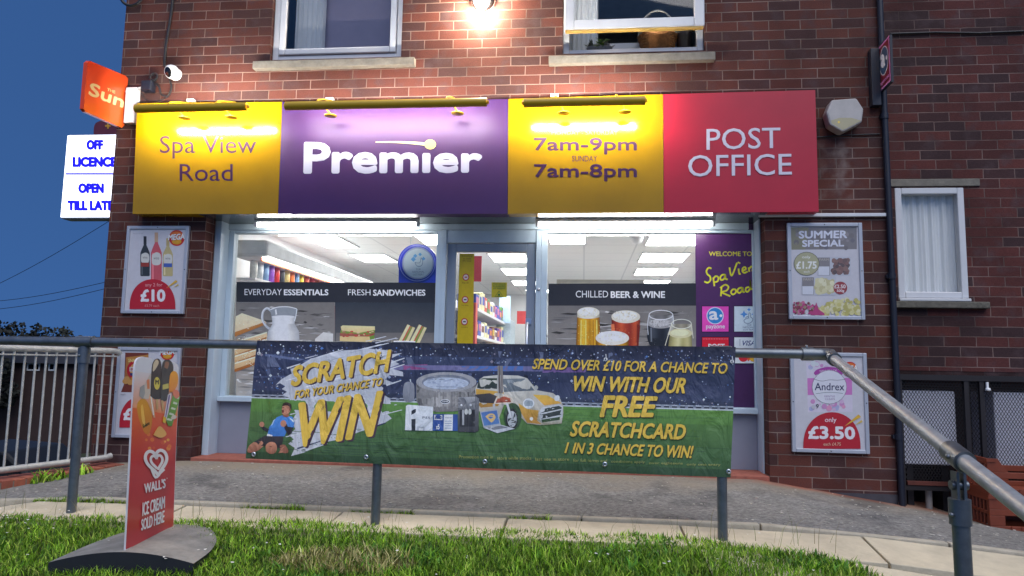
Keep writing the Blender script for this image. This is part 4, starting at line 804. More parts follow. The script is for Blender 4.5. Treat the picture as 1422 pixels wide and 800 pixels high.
def gp(A):
    A.zoom(960,320,4); VI = (84,44,92)
    A.poly([(22,-40),(440,-40),(440,1000),(24,1000)], (80,42,90), col2=(62,34,70)); YE = (232,206,40)
    A.text('WELCOME TO', ((98,117),(336,143)), YE, 0.012)
    sc = lambda pts, w=9: A.stroke(pts, w, YE, 6)
    sc([(112,212),(96,208),(84,226),(90,244),(104,256),(106,276),(92,290),(72,284)])                      # S
    sc([(122,262),(128,310)]); sc([(122,268),(136,254),(150,262),(146,282),(128,288)])                    # p
    sc([(186,246),(170,248),(160,264),(168,276),(184,266),(188,246),(190,268),(202,272)])                 # a
    sc([(212,206),(224,252),(254,180)], 9)                                                               # V
    sc([(262,212),(266,240),(274,240)]); sc([(258,176),(272,184)], 8)                                     # i
    sc([(282,226),(302,216),(298,204),(286,210),(284,228),(296,236),(312,228)])                           # e
    sc([(318,206),(322,230)]); sc([(320,214),(334,200),(340,210),(340,226),(352,224),(372,206)])          # w
    sc([(168,312),(164,366)]); sc([(160,320),(188,302),(206,314),(196,334),(170,344),(208,362),(216,366)]) # R
    sc([(232,326),(220,342),(230,356),(246,346),(246,330),(232,326)])                                     # o
    sc([(282,318),(264,322),(256,338),(266,348),(280,336),(284,318),(286,340),(296,342)])                 # a
    sc([(320,314),(304,320),(302,336),(314,340),(328,318),(326,276),(330,322),(342,326)])                 # d
    def tile(x0, y0, x1, y1, c): A.poly(rect(x0-4,y0-4,x1+4,y1+4), (40,24,44)); A.poly(rect(x0,y0,x1,y1), c)
    tile(60,422,207,562,(226,70,166)); A.poly(ell(132,474,48), (200,204,212)); A.poly(ell(132,474,43), (44,122,184)); A.text('a', ((98,448),(150,498)), (232,234,238), 0.05); A.poly(ell(164,474,8), (232,234,238)); A.text('payzone', ((82,528),(186,552)), (240,214,230), 0.02)
    tile(238,422,440,562,(196,208,218))
    for x, y, r_ in ((320,440,12),(292,466,22),(344,466,11)): A.poly([(x,y-r_),(x+r_*0.3,y-r_*0.3),(x+r_,y),(x+r_*0.3,y+r_*0.3),(x,y+r_),(x-r_*0.3,y+r_*0.3),(x-r_,y),(x-r_*0.3,y-r_*0.3)], (70,136,200))
    A.stroke([(306,490),(292,500),(300,514),(322,516),(338,504),(340,490),(330,482),(328,462),(320,460),(316,484),(306,492)], 3.5, (110,130,150)); A.stroke([(300,488),(312,478),(320,490)], 3.5, (110,130,150))
    A.text('THE', ((308,522),(334,530)), (70,84,110), 0.0); A.text('NATIONAL', ((286,534),(356,543)), (70,84,110), 0.0); A.text('LOTTERY', ((288,547),(354,556)), (70,84,110), 0.0)
    tile(60,594,207,740,(200,26,42)); A.text('POST', ((94,630),(186,660)), (232,226,228), 0.035); A.text('OFFICE', ((84,676),(194,706)), (232,226,228), 0.035)
    for k in range(16): A.poly(ell(66+k*9,603,2), (232,150,160))
    tile(238,594,440,738,(206,212,222)); A.poly(rect(268,604,271,642), (120,124,134)); A.text('VISA', [(284,612),(360,612),(352,640),(276,640)], (36,52,110), 0.02); A.poly(ell(288,706,26,24), (200,40,50)); A.poly(ell(346,706,26,24), (222,160,40)); A.poly(ell(317,706,8,20), (214,90,40))
graphic(wr, 'purple welcome panel with payment logos', gp)
A = Art((0,GY-0.0045,0), NY); A.zoom(600,320,4.7067); YL = (206,178,24)
A.poly([(180,152),(276,152),(266,820),(160,820)], YL)
for k, (t, w_) in enumerate((('Everything', 34), ('to make', 26), ('life easy', 28))): A.text(t, ((229-w_,162+k*16),(229+w_,174+k*16)), (120,90,20), 0.0)
for y, t in ((306,'No ID'),(453,'No dogs'),(597,'No smoking')):
    A.poly(ell(221-(y-306)*0.03,y,22,23), (188,40,44)); A.poly(ell(221-(y-306)*0.03,y,16,17), (216,208,200)); A.poly(rect(212-(y-306)*0.03,y-4,230-(y-306)*0.03,y+4), (60,40,40) if y > 400 else (188,40,44)); A.text(t, ((198-(y-306)*0.03,y+32),(242-(y-306)*0.03,y+42)), (120,90,20), 0.0)
g = A.build('safety_notice_strip', INK_VINYL, door); tag(g, 'tall yellow notice strip on the door glass')
A = Art((0,GY-0.0045,0), NY); A.zoom(600,320,4.7067); A.poly([(390,340),(490,340),(488,438),(388,438)], (196,178,40))
for k, t in enumerate(('THIS DOOR','IS ALARMED','AT NIGHT')): A.text(t, ((400,346+k*14),(480,356+k*14)), (40,120,60), 0.01)
A.stroke([(438,398),(412,432),(464,432),(438,398)], 4, (40,110,50), 1); A.poly(ell(438,421,7), (40,110,50)); g = A.build('door_notice', INK_VINYL, door); tag(g, 'small square green lettered notice')

# ---------------------------------------------------------------- handrail
RY = -1.5; RR = 0.0242; PE = Vector((1.205,RY,1.272)); P4 = Vector((1.125,-2.86,0.945)); dirn = (P4-PE).normalized(); PEND = P4+dirn*1.4
hr = empty('handrail', (-0.5,RY,0.3), 'galvanised tube handrail across the forecourt, sloping towards the viewer at its right end', 'handrail')
bend = [PE-Vector((0.09,0,0)), PE-Vector((0.035,0,0)), PE+Vector((0.012,-0.02,-0.003)), PE+dirn*0.055+Vector((0.008,0,0)), PE+dirn*0.11]
MB().tube([(-6.5,RY,1.277),(-2.76,RY,1.2755),(-1.0,RY,1.2745),(PE.x-0.09,RY,1.272)], RR, 18).build('rail', M_GALV, hr)
MB().tube([PE+dirn*0.09, P4, PEND], RR, 18).build('sloping_rail', M_GALVB, hr)
MB().tube([Vector(p[:2]+(0,)) if False else p for p in bend], 0.030, 16).tube([PE-Vector((0.125,0,0)),PE-Vector((0.07,0,0))], 0.033, 16).tube([PE+dirn*0.085,PE+dirn*0.12], 0.033, 16).lathe((PE.x-0.10,RY,1.303),[(0.006,0),(0.006,0.012),(0.001,0.014)],8).build('elbow', M_GALV, hr)
for px, x in ((105,-2.735),(522,-1.058),(1003,0.685)):
    e = MB().tube([(x,RY,gz(x,RY)-0.05),(x,RY,1.252)], RR, 18); o = e.build('post', M_GALV, hr)
    MB().tube([(x,RY,1.16),(x,RY,1.243)], 0.031, 18).tube([(x-0.05,RY,1.2755),(x+0.05,RY,1.2755)], 0.0315, 18).lathe((x-0.005,RY-0.03,1.20),[(0.007,0),(0.007,0.006),(0.001,0.007)],8,axis=(0,-1,0)).build('tee_fitting', M_GALV, o)
x, y, z = P4; o = MB().tube([(x+0.012,y,-0.4),(x,y,z-0.13)], 0.0245, 18).build('post', M_GALV, hr)
f = MB().tube([(x,y,z-0.20),(x,y,z-0.125)], 0.0305, 18).box((x-0.014,y-0.018,z-0.125),(x-0.006,y+0.018,z-0.045)).box((x+0.006,y-0.018,z-0.125),(x+0.014,y+0.018,z-0.045)).lathe((x-0.03,y-0.012,z-0.17),[(0.007,0),(0.007,0.008),(0.001,0.01)],8,axis=(-0.6,-0.8,0))
f.tube([(x-0.024,y,z-0.085),(x+0.024,y,z-0.085)], 0.014, 12).tube([P4-dirn*0.05, P4+dirn*0.05], 0.0325, 18).lathe(P4+Vector((-0.03,-0.012,0.0)),[(0.008,0),(0.008,0.008),(0.001,0.01)],8,axis=(-0.85,-0.5,0)); f.build('swivel_fitting', M_GALV, o)

# ---------------------------------------------------------------- banner tied to the rail
BY = RY-0.034
def bwave(p):
    t = (1.25-p.z)/0.8; s_ = min(1, max(0, t))
    return Vector((0.0, 0.014*s_*math.sin(p.x*3.1+0.6)+0.009*s_*math.sin(p.x*7.3+p.z*3)+0.012*s_*s_*math.sin(p.x*1.3+2)-0.006*s_+0.0025*math.sin(p.x*1.2-p.z*16), 0))
ban = empty('banner', (-0.5,BY,0.62), 'wide printed scratchcard banner with a football pitch hung on the handrail', 'banner')
A = Art((0,BY,0), NY, 0.0004, warp=bwave, maxlen=0.05)
tl, tr, br, bl = (357,473), (1021.5,482), (1015,663.5), (340,637)
def bq(u, v):                            # banner coordinates, v down
    a = (tl[0]+(tr[0]-tl[0])*u, tl[1]+(tr[1]-tl[1])*u); b = (bl[0]+(br[0]-bl[0])*u, bl[1]+(br[1]-bl[1])*u); return (a[0]+(b[0]-a[0])*v, a[1]+(b[1]-a[1])*v)
def strip(v0, v1, c0, c1, n=8, u0=0, u1=1):
    P = []; F = []; Cc = []
    a, b = lin(c0), lin(c1)
    for i in range(n+1):
        u = u0+(u1-u0)*i/n; P += [A.P(bq(u,v0)), A.P(bq(u,v1))]; Cc += [a, b]
        if i: F.append((2*i-2,2*i-1,2*i+1,2*i))
    A.raw(P, F, Cc)
vp = 0.482
A.layer = 0; L0 = [(0,0.02,(14,18,38),(16,20,42)),(0.02,0.11,(18,22,46),(30,36,62)),(0.11,0.30,(44,54,84),(34,42,70)),(0.30,0.42,(36,44,74),(50,58,86)),(0.42,vp,(44,52,76),(34,40,60)),(vp,0.60,(84,128,46),(74,116,44)),(0.60,0.78,(70,108,46),(60,94,46)),(0.78,0.94,(62,98,50),(52,84,44)),(0.94,1.0,(36,66,34),(30,60,30))]
for v0, v1, a, b in L0: A.layer = 0; strip(v0, v1, a, b, 16)
for k in range(26):                      # stand structure: stairways, rakers, shade bands
    u = random.uniform(0.02,0.97); v = random.choice((0.06,0.12,0.24,0.3)); w_ = random.uniform(0.006,0.016); c_ = random.choice([(70,80,110),(24,28,50),(84,92,118),(20,24,44)])
    A.poly([bq(u,v),bq(min(1,u+w_),v),bq(min(1,u+w_+random.uniform(-0.02,0.02)),v+0.1),bq(u+random.uniform(0,0.01),v+0.1)], c_, layer=1)
A.poly([bq(0.02,0.11),bq(0.3,0.24),bq(0.3,0.265),bq(0.02,0.13)], (84,96,130), layer=2)
A.poly([bq(0.0,0.30),bq(0.25,0.27),bq(0.25,0.285),bq(0.0,0.315)], (62,72,104), layer=2)
for u0_, u1_, c_ in ((0.28,0.60,(104,100,140)),(0.42,0.56,(70,104,168)),(0.30,0.36,(140,70,120)),(0.60,0.69,(110,82,134))): A.poly([bq(u0_,0.185),bq(u1_,0.175),bq(u1_,0.215),bq(u0_,0.225)], c_, layer=3)
for k in range(1500):
    u = random.random(); v = random.choice((random.uniform(0.03,0.16),random.uniform(0.23,0.46),random.uniform(0.25,0.46))); d = random.uniform(0.4,1.4)*(1.0 if random.random() < 0.9 else 1.8)
    c_ = random.choice([(150,160,184),(196,204,216),(90,104,140),(60,76,120),(112,122,150),(70,110,170),(120,112,128),(30,36,60),(26,30,54)]); x, y = bq(u*0.994+0.003,v); A.poly([(x-d,y),(x,y-d),(x+d,y),(x,y+d)], c_, layer=4+k%4)
for v0, v1, c_ in ((vp-0.028,vp-0.018,(150,156,168)),(vp-0.018,vp-0.004,(40,44,60)),(vp-0.005,vp+0.006,(176,182,186))):
    A.layer = 8; strip(v0, v1, c_, c_, 16)
for k in range(60):
    u = k/60; A.poly([bq(u,vp-0.026),bq(u+0.006,vp-0.026),bq(u+0.006,vp-0.006),bq(u,vp-0.006)], (120,126,140), layer=10)
for k in range(500):                     # mown turf streaks
    v = random.uniform(vp+0.02,0.93); u = random.uniform(0,0.93); b = random.uniform(-9,9); g0 = 118-58*(v-vp)/(1-vp); l = random.uniform(0.02,0.07)
    A.poly([bq(u,v),bq(u+l,v+0.003),bq(u+l,v+0.007),bq(u,v+0.005)], (g0*0.63+b,g0+b,46+b*0.5), layer=9+k%3)
A.layer = 12
Zb = lambda pts: [(320+x/4.2125, 470+y/4.2125) for x, y in pts]
SP = (176,178,184)
A.poly(Zb([(265,272),(300,238),(360,205),(352,180),(420,150),(470,118),(560,96),(660,70),(735,66),(800,58),(880,66),(938,70),(925,95),(1005,86),(935,120),(990,150),(930,172),(1010,196),(1012,222),(930,214),(905,240),(960,262),(900,280),(880,320),(930,350),(940,390),(950,420),(916,440),(944,468),(900,496),(840,520),(760,545),(640,590),(560,606),(470,650),(430,668),(355,688),(378,640),(340,616),(372,590),(342,566),(380,530),(358,480),(385,440),(362,404),(388,386),(330,376),(352,352),(304,330),(330,312),(300,296),(322,280),(290,262)]), SP)
for k in range(46):
    x = random.uniform(300,900); y = 110+(random.random())*500-(x-300)*0.22; l = random.uniform(40,140); A.poly(Zb([(x,y),(x+l,y-l*0.24),(x+l*1.05,y-l*0.24+3),(x+5,y+4)]), random.choice([(160,162,170),(196,198,202),(186,188,194),(206,206,208)]), layer=14)
for x, y, l in ((340,150,190),(500,110,160),(930,140,90),(900,185,120),(910,270,90),(390,640,140),(440,650,130),(840,512,70),(330,170,80)): A.poly(Zb([(x,y),(x+l,y-l*0.3),(x+l,y-l*0.3+5),(x+4,y+9)]), random.choice([(190,192,196),(40,50,80)]), layer=15)
A.layer = 17; GO = (214,168,34); SH = (60,36,52); sh = (1.4,1.0,SH)
def bt(t, q, bold=0.03, s_=sh, c=GO, sp=1.0): A.text(t, q, c, bold, shadow=s_, space=sp)
bt('SCRATCH', Zb([(372,160),(944,62),(920,198),(350,284)]), 0.04, (2.2,1.4,SH)); bt('FOR YOUR CHANCE TO', Zb([(382,304),(898,226),(884,278),(372,354)]), 0.03); bt('WIN', Zb([(398,376),(896,302),(834,574),(362,646)]), 0.035, (2.6,1.8,SH))
# footballer sliding on his knees
SK = (170,112,84); SK2 = (140,84,62)
pz_ = lambda pts, c, c2=None: A.poly(Zb(pts), c, col2=c2)
pz_(smooth([(95,655),(110,625),(150,600),(190,600),(200,620),(160,655),(125,668),(100,668),(95,655)],4), (184,124,94), SK2); pz_(smooth([(290,625),(318,622),(338,650),(336,668),(310,670),(290,650),(290,625)],4), SK2)
pz_([(136,606),(200,568),(300,568),(312,580),(298,640),(240,640),(205,630),(170,628)], (48,44,48), (32,30,34)); pz_(smooth([(206,660),(206,625),(232,606),(262,612),(272,640),(262,668),(232,676),(206,660)],4), (186,124,92), SK2); pz_([(300,640),(318,630),(306,668),(280,672)], SK)
pz_([(226,520),(270,462),(300,450),(362,458),(376,490),(370,522),(340,518),(318,572),(214,572)], (58,124,196), (44,104,172)); pz_([(345,462),(372,480),(371,492),(352,474)], (190,204,220)); pz_([(250,480),(262,470),(246,506),(236,512)], (150,180,214)); pz_([(215,558),(246,566),(244,573),(212,571)], (206,212,220))
pz_([(176,518),(196,516),(226,534),(214,548),(188,534)], (34,32,40)); pz_(ell(182,503,15,16,12), SK); pz_([(336,516),(368,520),(362,552),(340,568),(318,528),(310,500),(330,500)], (34,32,40)); pz_(ell(310,498,18,20,12), SK)
pz_([(310,436),(340,436),(342,458),(326,462),(308,456)], SK2); pz_(smooth([(304,392),(312,382),(340,382),(352,400),(348,428),(330,444),(310,446),(300,430),(304,392)],4), (178,118,90)); pz_(smooth([(302,398),(308,380),(332,374),(354,386),(356,412),(346,418),(344,398),(322,392),(302,398)],3), (52,36,30)); pz_([(300,420),(312,418),(312,434),(302,436)], (90,30,30)); pz_([(302,404),(314,402),(314,407),(302,409)], (70,44,36)); pz_(ell(348,416,5,9,8), SK2)
# prizes
Zp = lambda pts: [(540+x/5, 480+y/5) for x, y in pts]
q_ = lambda pts, c, c2=None: A.poly(Zp(pts), c, col2=c2)
q_(smooth([(100,300),(110,262),(140,250),(170,262),(180,300),(176,370),(150,390),(112,384),(98,350),(100,300)],4), (136,138,148), (110,112,120))   # pump
q_([(190,270),(230,220),(560,215),(608,265),(606,360),(596,420),(470,455),(330,460),(215,425),(192,380)], (142,138,136), (112,108,106))
A.cyl(Zp([(192,262),(606,262),(598,420),(208,424)]), [(84,82,82),(150,146,142),(176,172,168),(150,146,142),(120,116,114),(140,136,132),(84,80,78)], 20, 0.85)
for k in range(14): x = 200+k*29; q_([(x,320),(x+12,322),(x+12,442-abs(k-7)*6),(x,438-abs(k-7)*6)], tuple(v*(1-abs(k-5)*0.045) for v in ((160,156,152) if k%2 else (128,124,122))))
A.poly(Zp(ell(400,252,210,68,30)), (150,148,150)); A.poly(Zp(ell(398,254,168,52,30)), (110,114,126)); A.poly(Zp(ell(398,262,158,42,30)), (168,176,190))
for k in range(40): A.poly(Zp(ell(398+random.uniform(-130,130),262+random.uniform(-30,30),random.uniform(6,16),4,8)), random.choice([(150,158,176),(186,192,204),(136,146,166)]), layer=A.layer+1)
A.layer += 2; A.poly(Zp(ell(392,388,33,16)), (206,206,206)); A.poly(Zp(ell(392,388,29,12)), (70,72,80)); A.text('spa', Zp([(372,382),(412,382),(412,394),(372,394)]), (220,220,220), 0.02)
CY = (196,148,40)                        # car
q_([(600,300),(632,232),(660,214),(760,204),(900,208),(960,226),(1030,310),(1140,330),(1190,370),(1210,420),(1212,470),(1200,530),(1050,552),(960,540),(900,480),(880,420),(800,410),(760,520),(640,470),(610,420)], (190,186,176), (150,142,124))
q_([(626,236),(660,226),(752,226),(752,300),(640,300),(612,292)], (46,62,48), (36,44,46)); q_([(790,230),(944,228),(1012,312),(800,322)], (112,120,126), (84,92,98)); q_([(820,240),(860,236),(900,318),(850,320)], (136,142,146)); A.poly(Zp(ell(920,300,22,16)), (44,46,50))
q_([(606,300),(760,318),(800,324),(760,420),(640,430),(606,390)], CY, (150,104,28)); q_([(1000,340),(1100,345),(1200,400),(1080,416)], (214,164,40), (196,140,30)); q_([(900,400),(960,440),(1040,450),(1030,520),(1060,545),(960,535),(915,460)], CY, (160,110,30))
q_([(1040,470),(1060,430),(1180,408),(1208,420),(1206,500),(1060,530),(1044,500)], (176,178,180)); q_([(1050,476),(1066,440),(1180,418),(1200,428),(1196,480),(1060,508)], (50,60,54), (40,46,46)); q_([(1052,470),(1200,438),(1200,446),(1054,480)], (176,178,180)); q_([(1060,520),(1206,496),(1200,540),(1070,552)], (186,182,172), (140,130,104)); q_([(1058,514),(1190,494),(1186,516),(1064,534)], (50,70,44))
A.poly(Zp(ell(970,402,40,36)), (196,198,198)); A.poly(Zp(ell(970,402,31,28)), (140,150,156)); A.poly(Zp(ell(966,396,14,12)), (206,210,212)); A.poly(Zp(ell(1168,365,18,22,16,rot=30)), (190,194,196)); A.poly(Zp(ell(990,508,12,12)), (200,200,190)); A.poly(Zp(ell(1022,292,14,16)), (160,160,156))
A.poly(Zp(ell(860,490,62,92,24)), (44,70,40)); A.poly(Zp(ell(856,508,44,72,24)), (34,34,36)); A.poly(Zp(ell(856,510,32,56,24)), (160,164,166))
for k in range(5): a = R(k*72+20); q_([(856+6*math.cos(a+1.57),510+8*math.sin(a+1.57)),(856+30*math.cos(a+0.35),510+52*math.sin(a+0.35)),(856+30*math.cos(a-0.1),510+52*math.sin(a-0.1))], (52,54,58))
q_([(600,340),(700,330),(750,350),(730,400),(640,396),(606,370)], (58,54,56), (40,38,40)); q_([(730,404),(734,372),(770,344),(830,340),(856,366),(862,396),(820,402)], (196,180,160)); q_([(742,398),(756,366),(800,352),(840,364),(850,392)], (176,78,44), (120,50,30)); q_([(812,400),(828,398),(858,500),(846,504)], (170,172,174)); q_([(722,404),(738,404),(742,440),(724,440)], (160,160,160)); q_([(756,140),(774,140),(774,330),(756,330)], (150,146,140)); q_([(776,140),(792,140),(794,330),(776,330)], (120,112,108)); q_([(764,140),(770,140),(770,330),(764,330)], (90,60,50))
q_([(120,418),(135,410),(310,424),(306,590),(114,586)], (204,208,212), (184,188,194)); q_([(158,440),(190,440),(186,588),(160,588)], (34,38,48)); q_([(128,420),(154,424),(152,586),(120,584)], (216,218,222)); A.text('PS5', Zp([(236,490),(290,493),(290,508),(236,506)]), (70,74,90), 0.02); q_([(200,560),(250,562),(254,588),(196,588)], (160,164,172)); q_([(212,572),(240,572),(238,588),(212,588)], (204,208,212))
q_([(310,474),(480,476),(482,590),(308,588)], (36,66,132), (40,76,146)); q_([(318,480),(374,482),(374,516),(318,514)], (206,210,220)); A.text('\u00a3100', Zp([(322,486),(370,487),(370,510),(322,509)]), (30,50,110), 0.04); A.text('x5', Zp([(330,545),(356,545),(356,580),(330,580)]), (206,214,228), 0.03); q_([(386,478),(448,478),(446,588),(384,588)], (206,208,214)); A.text('VOUCHER', Zp([(392,494),(440,494),(440,504),(392,504)]), (60,70,110), 0.0)
for k in range(4): q_([(392,520+k*16),(440,520+k*16),(440,526+k*16),(392,526+k*16)], (150,160,180))
q_([(484,360),(606,352),(628,366),(626,590),(600,600),(484,596)], (108,108,112), (44,44,48)); q_([(484,360),(600,354),(600,440),(484,442)], (150,150,152), (96,96,100)); q_([(494,444),(600,444),(600,560),(494,560)], (38,38,42)); q_([(512,446),(526,446),(526,550),(512,550)], (150,150,152)); q_([(484,566),(606,566),(606,600),(484,596)], (60,60,64)); A.poly(Zp(ell(506,412,7)), (210,210,210)); A.poly(Zp(ell(570,412,8)), (210,210,210))
for x in (540,565): A.poly(Zp(ell(x,458,12,20)), (176,176,170))
q_([(634,458),(756,440),(778,548),(660,566)], (150,154,160)); q_([(642,464),(750,448),(770,540),(664,556)], (60,94,150), (70,110,160)); A.poly(Zp(smooth([(672,490),(700,472),(730,474),(742,500),(716,532),(690,510),(672,490)],4)), (196,160,96)); q_([(660,568),(780,548),(876,576),(756,606)], (176,178,182)); q_([(684,568),(780,553),(830,568),(732,584)], (110,112,118))
Zr = lambda x0,y0,x1,y1,x2,y2,x3,y3: [(680+x0/2.6658,460+y0/2.6658),(680+x1/2.6658,460+y1/2.6658),(680+x2/2.6658,460+y2/2.6658),(680+x3/2.6658,460+y3/2.6658)]
s2 = (0.9,0.7,(50,40,30))
bt('SPEND OVER \u00a310 FOR A CHANCE TO', Zr(166,101,884,118,876,158,156,140), 0.025, s2); bt('WIN WITH OUR', Zr(312,164,738,172,722,231,298,222), 0.035, s2); bt('FREE', Zr(424,237,624,241,604,318,406,318), 0.045, (1.2,0.9,(50,40,30)))
bt('SCRATCHCARD', Zr(310,331,732,344,720,402,294,390), 0.035, s2); bt('1 IN 3 CHANCE TO WIN!', Zr(288,411,757,424,746,471,276,452), 0.03, s2)
for k in range(7): a0 = bq(0.44+k*0.078,0.90); a1 = bq(0.44+k*0.078+0.07,0.918); A.text(['Promotion runs in','store while stocks','last see in store','for full terms and','conditions apply','over eighteens','only one entry'][k], [(a0[0],a0[1]),(a1[0],a1[1]-4.4),(a1[0],a1[1]),(a0[0],a0[1]+4.4)], (140,140,70), 0.0)
A.c = [[tuple(min(1, 0.022+1.6*(v*0.92+0.08*(c[0]*0.3+c[1]*0.6+c[2]*0.1))) for v in c) for c in f] for f in A.c]; A.build('printed_banner', INK_CLOTH, ban)
# hem folded over the rail, back of the cloth
v = []; n = 60
for i in range(n+1):
    u = i/n; a, b = A.P(bq(u,0.0)), A.P(bq(u,1.0))
    for t in [j/10 for j in range(11)]: p = a.lerp(b, t); p = p + bwave(p) + Vector((0,0.003,0)); v.append(p)
m = 11; MB().add(v, [(i*m+j,(i+1)*m+j,(i+1)*m+j+1,i*m+j+1) for i in range(n) for j in range(m-1)], 0, True).build('cloth_back', mat('dark_banner_back', (40,60,44), 0.6), ban, recalc=False)
for px, py in ((352,631),(509,634.5),(674,640.5),(840,645),(1012,655)):
    p = A.P((px,py)); p += bwave(p); MB().lathe(p-Vector((0,0.0062,0)), [(0.0045,0.002),(0.006,0.004),(0.0105,0.003),(0.0125,0)], 14, axis=(0,-1,0)).build('eyelet', M_ALU, ban)
for px, py in ((361,477),(531,480),(841,483),(1016,486)):
    x = A.P((px,py)).x; MB().tube([(x+0.002*k,RY+0.031*math.cos(k*0.7),1.268+0.034*math.sin(k*0.7)) for k in range(10)], 0.0028, 6).tube([(x,BY-0.008,1.255),(x+0.004,BY-0.009,1.225)], 0.0026, 6).lathe((x,BY-0.006,1.228),[(0.004,0),(0.009,0.001),(0.010,0)],12,axis=(0,-1,0)).build('cable_tie', M_WHITE, ban)
p = at(562,474,RY-0.01); tag(MB().tube([(p.x-0.06,RY-0.003,1.3015),(p.x,RY-0.005,1.3025),(p.x+0.055,RY-0.003,1.3015)], 0.005, 6).build('tape', M_WHITE, ban), None)

# ---------------------------------------------------------------- barred railing and brick kerb on the left
ra, rb = Vector((-3.50,-0.115,0)), Vector((-4.05,-1.72,0)); rd = (rb-ra).normalized()
rl = empty('barred_railing', (-3.7,-0.8,0.38), 'pale galvanised railing of round upright bars beyond the left post', 'railing')
def rz(p, z): return Vector((p.x, p.y, z))
MB().tube([rz(ra-rd*0.02,1.215),rz(ra,1.236),rz(ra+rd*0.05,1.240),rz(rb,1.24)], 0.021, 14).build('top_rail', M_GALVP, rl)
MB().tube([rz(ra-rd*0.01,0.462),rz(ra+rd*0.04,0.452),rz(rb,0.452)], 0.022, 14).build('bottom_rail', M_GALVP, rl)
MB().obox(rz((ra+rb)/2,1.20), rd*0.84, Vector((0,0,0.005)), Vector((rd.y,-rd.x,0))*0.018).build('flat_bar', M_GALVP, rl)
k = 0; s_ = 0.035
while s_ < 1.68:
    p = ra+rd*s_; MB().tube([rz(p,0.46),rz(p,1.225)], 0.0075, 10).build('bar', M_GALVP, rl); s_ += 0.0705
kb = MB(); s_ = -0.05; nrm = Vector((rd.y,-rd.x,0)); nrm = nrm if nrm.x > 0 else -nrm
kerb = empty('brick_kerb', (-3.7,-0.7,0.33), 'low kerb of orange bricks on edge under the barred railing', 'kerb')
while s_ < 1.68:
    p = ra+rd*(s_+0.035)+nrm*0.0; zc = 0.363-0.010*s_+random.uniform(-0.003,0.003); kb.obox(rz(p,zc-0.02), rd*0.0345, nrm*0.105, Vector((0,0,0.062)), random.choice((0,1))); s_ += 0.0785
kb.build('bricks', [mat('orange_kerb_brick', (150,84,62), 0.85, var=0.25, scale=14, bump=0.3), mat('brown_kerb_brick', (132,72,56), 0.85, var=0.25, scale=14, bump=0.3)], kerb, 0.004)
MB().obox(rz((ra+rb)/2,0.318), rd*0.86, nrm*0.10, Vector((0,0,0.07))).build('mortar_bed', mat('grey_mortar', (120,112,100), 0.9), kerb)

# ---------------------------------------------------------------- pavement sign
dl, dr = 3.02, 3.48
def depth(px, py, d): return CAM + ray(px, py)*d
bL, tL, bR, tR = depth(174.5,763,dl), depth(187.5,497,dl), depth(240.5,735,dr), depth(248.5,506,dr)
U = ((bR-bL)*Vector((1,1,0))).normalized(); Nn = Vector((U.y,-U.x,0)); Nn = Nn if Nn.dot(CAM-bL) > 0 else -Nn
ctr = (bL+bR)/2; gcx, gcy = ctr.x, ctr.y; zg = gz(gcx, gcy)
ps = empty('pavement_sign', (gcx,gcy,zg), 'red ice cream pavement sign with heart emblem on a rocking grey base', 'pavement sign')
A = Art(bL, Nn); A.M = lambda x, y: (x, y); out = [(174.5,764),(240.5,736)]
cor = smooth([(248.5,525),(248.2,512),(246,505.5),(240,502.5)],4)+smooth([(199,495.5),(193,497),(189,502),(187,514)],4)
body = out+cor
MB().prism([A.P(q) for q in body], -Nn*0.008).build('panel', mat('white_sign_sheet', (206,202,204), 0.35), ps)
A.poly([(174.5,763),(240.5,735),(243.5,640),(181.2,640)], (186,44,52), col2=(178,36,48)); A.poly([(181.2,640),(243.5,640),(246.4,573),(184,560)], (226,104,48), col2=(190,52,52)); A.poly([(184,566),(246.4,578),(248.4,525),(187,514)], (206,204,206), col2=(226,130,60))
A.poly([(187,515),(248.5,525)]+cor, (204,206,212))
A.zoom(170,480,5)
for k in range(12): A.poly(ell(random.uniform(110,360),random.uniform(590,720),random.uniform(5,16),None,10), random.choice([(226,140,60),(220,116,50),(232,170,70),(210,90,50)]), layer=A.layer+1)
A.layer += 1
A.poly(smooth([(105,395),(130,370),(165,380),(195,440),(206,520),(190,600),(160,612),(132,560),(112,500),(100,430),(105,395)],4), (214,150,40), col2=(206,120,30)); A.poly(smooth([(128,420),(140,410),(150,470),(160,560),(148,560),(132,500),(128,420)],4), (230,180,80)); A.text('Solero', [(140,548),(186,522),(188,548),(142,576)], (60,60,30), 0.03)
A.poly([(140,300),(170,235),(196,190),(200,250),(196,320),(180,370),(150,370),(120,345)], (190,180,166)); A.poly([(120,290),(150,270),(156,330),(140,372),(116,350)], (150,150,148)); A.poly([(166,240),(186,232),(188,300),(170,300)], (206,120,70)); A.poly([(186,340),(206,336),(226,500),(214,500),(176,400)], (214,160,120)); A.poly([(192,350),(200,348),(218,480),(212,484)], (240,230,220))
A.poly(smooth([(192,350),(196,250),(206,130),(236,90),(264,110),(272,200),(268,300),(262,366),(224,372),(192,350)],4), (66,52,46), col2=(48,38,34)); A.poly(smooth([(208,170),(214,120),(238,96),(250,120),(230,160),(212,180),(208,170)],4), (196,180,150)); A.poly(ell(238,262,21,44), (206,190,70)); A.text('M', ((225,236),(251,270)), (60,50,30), 0.05)
A.poly(smooth([(270,200),(276,120),(300,98),(330,104),(350,140),(346,200),(322,260),(312,370),(266,380),(262,300),(270,200)],4), (62,58,56), col2=(50,46,44)); A.poly(smooth([(288,150),(296,112),(320,118),(310,160),(288,150)],3), (140,96,70)); A.poly([(276,272),(318,262),(318,296),(276,306)], (190,180,90))
for x, y, a in ((238,372,0),(272,380,8)): A.poly([(x-8,y),(x+8,y),(x+8+a,y+70),(x-6+a,y+70)], (196,160,110))
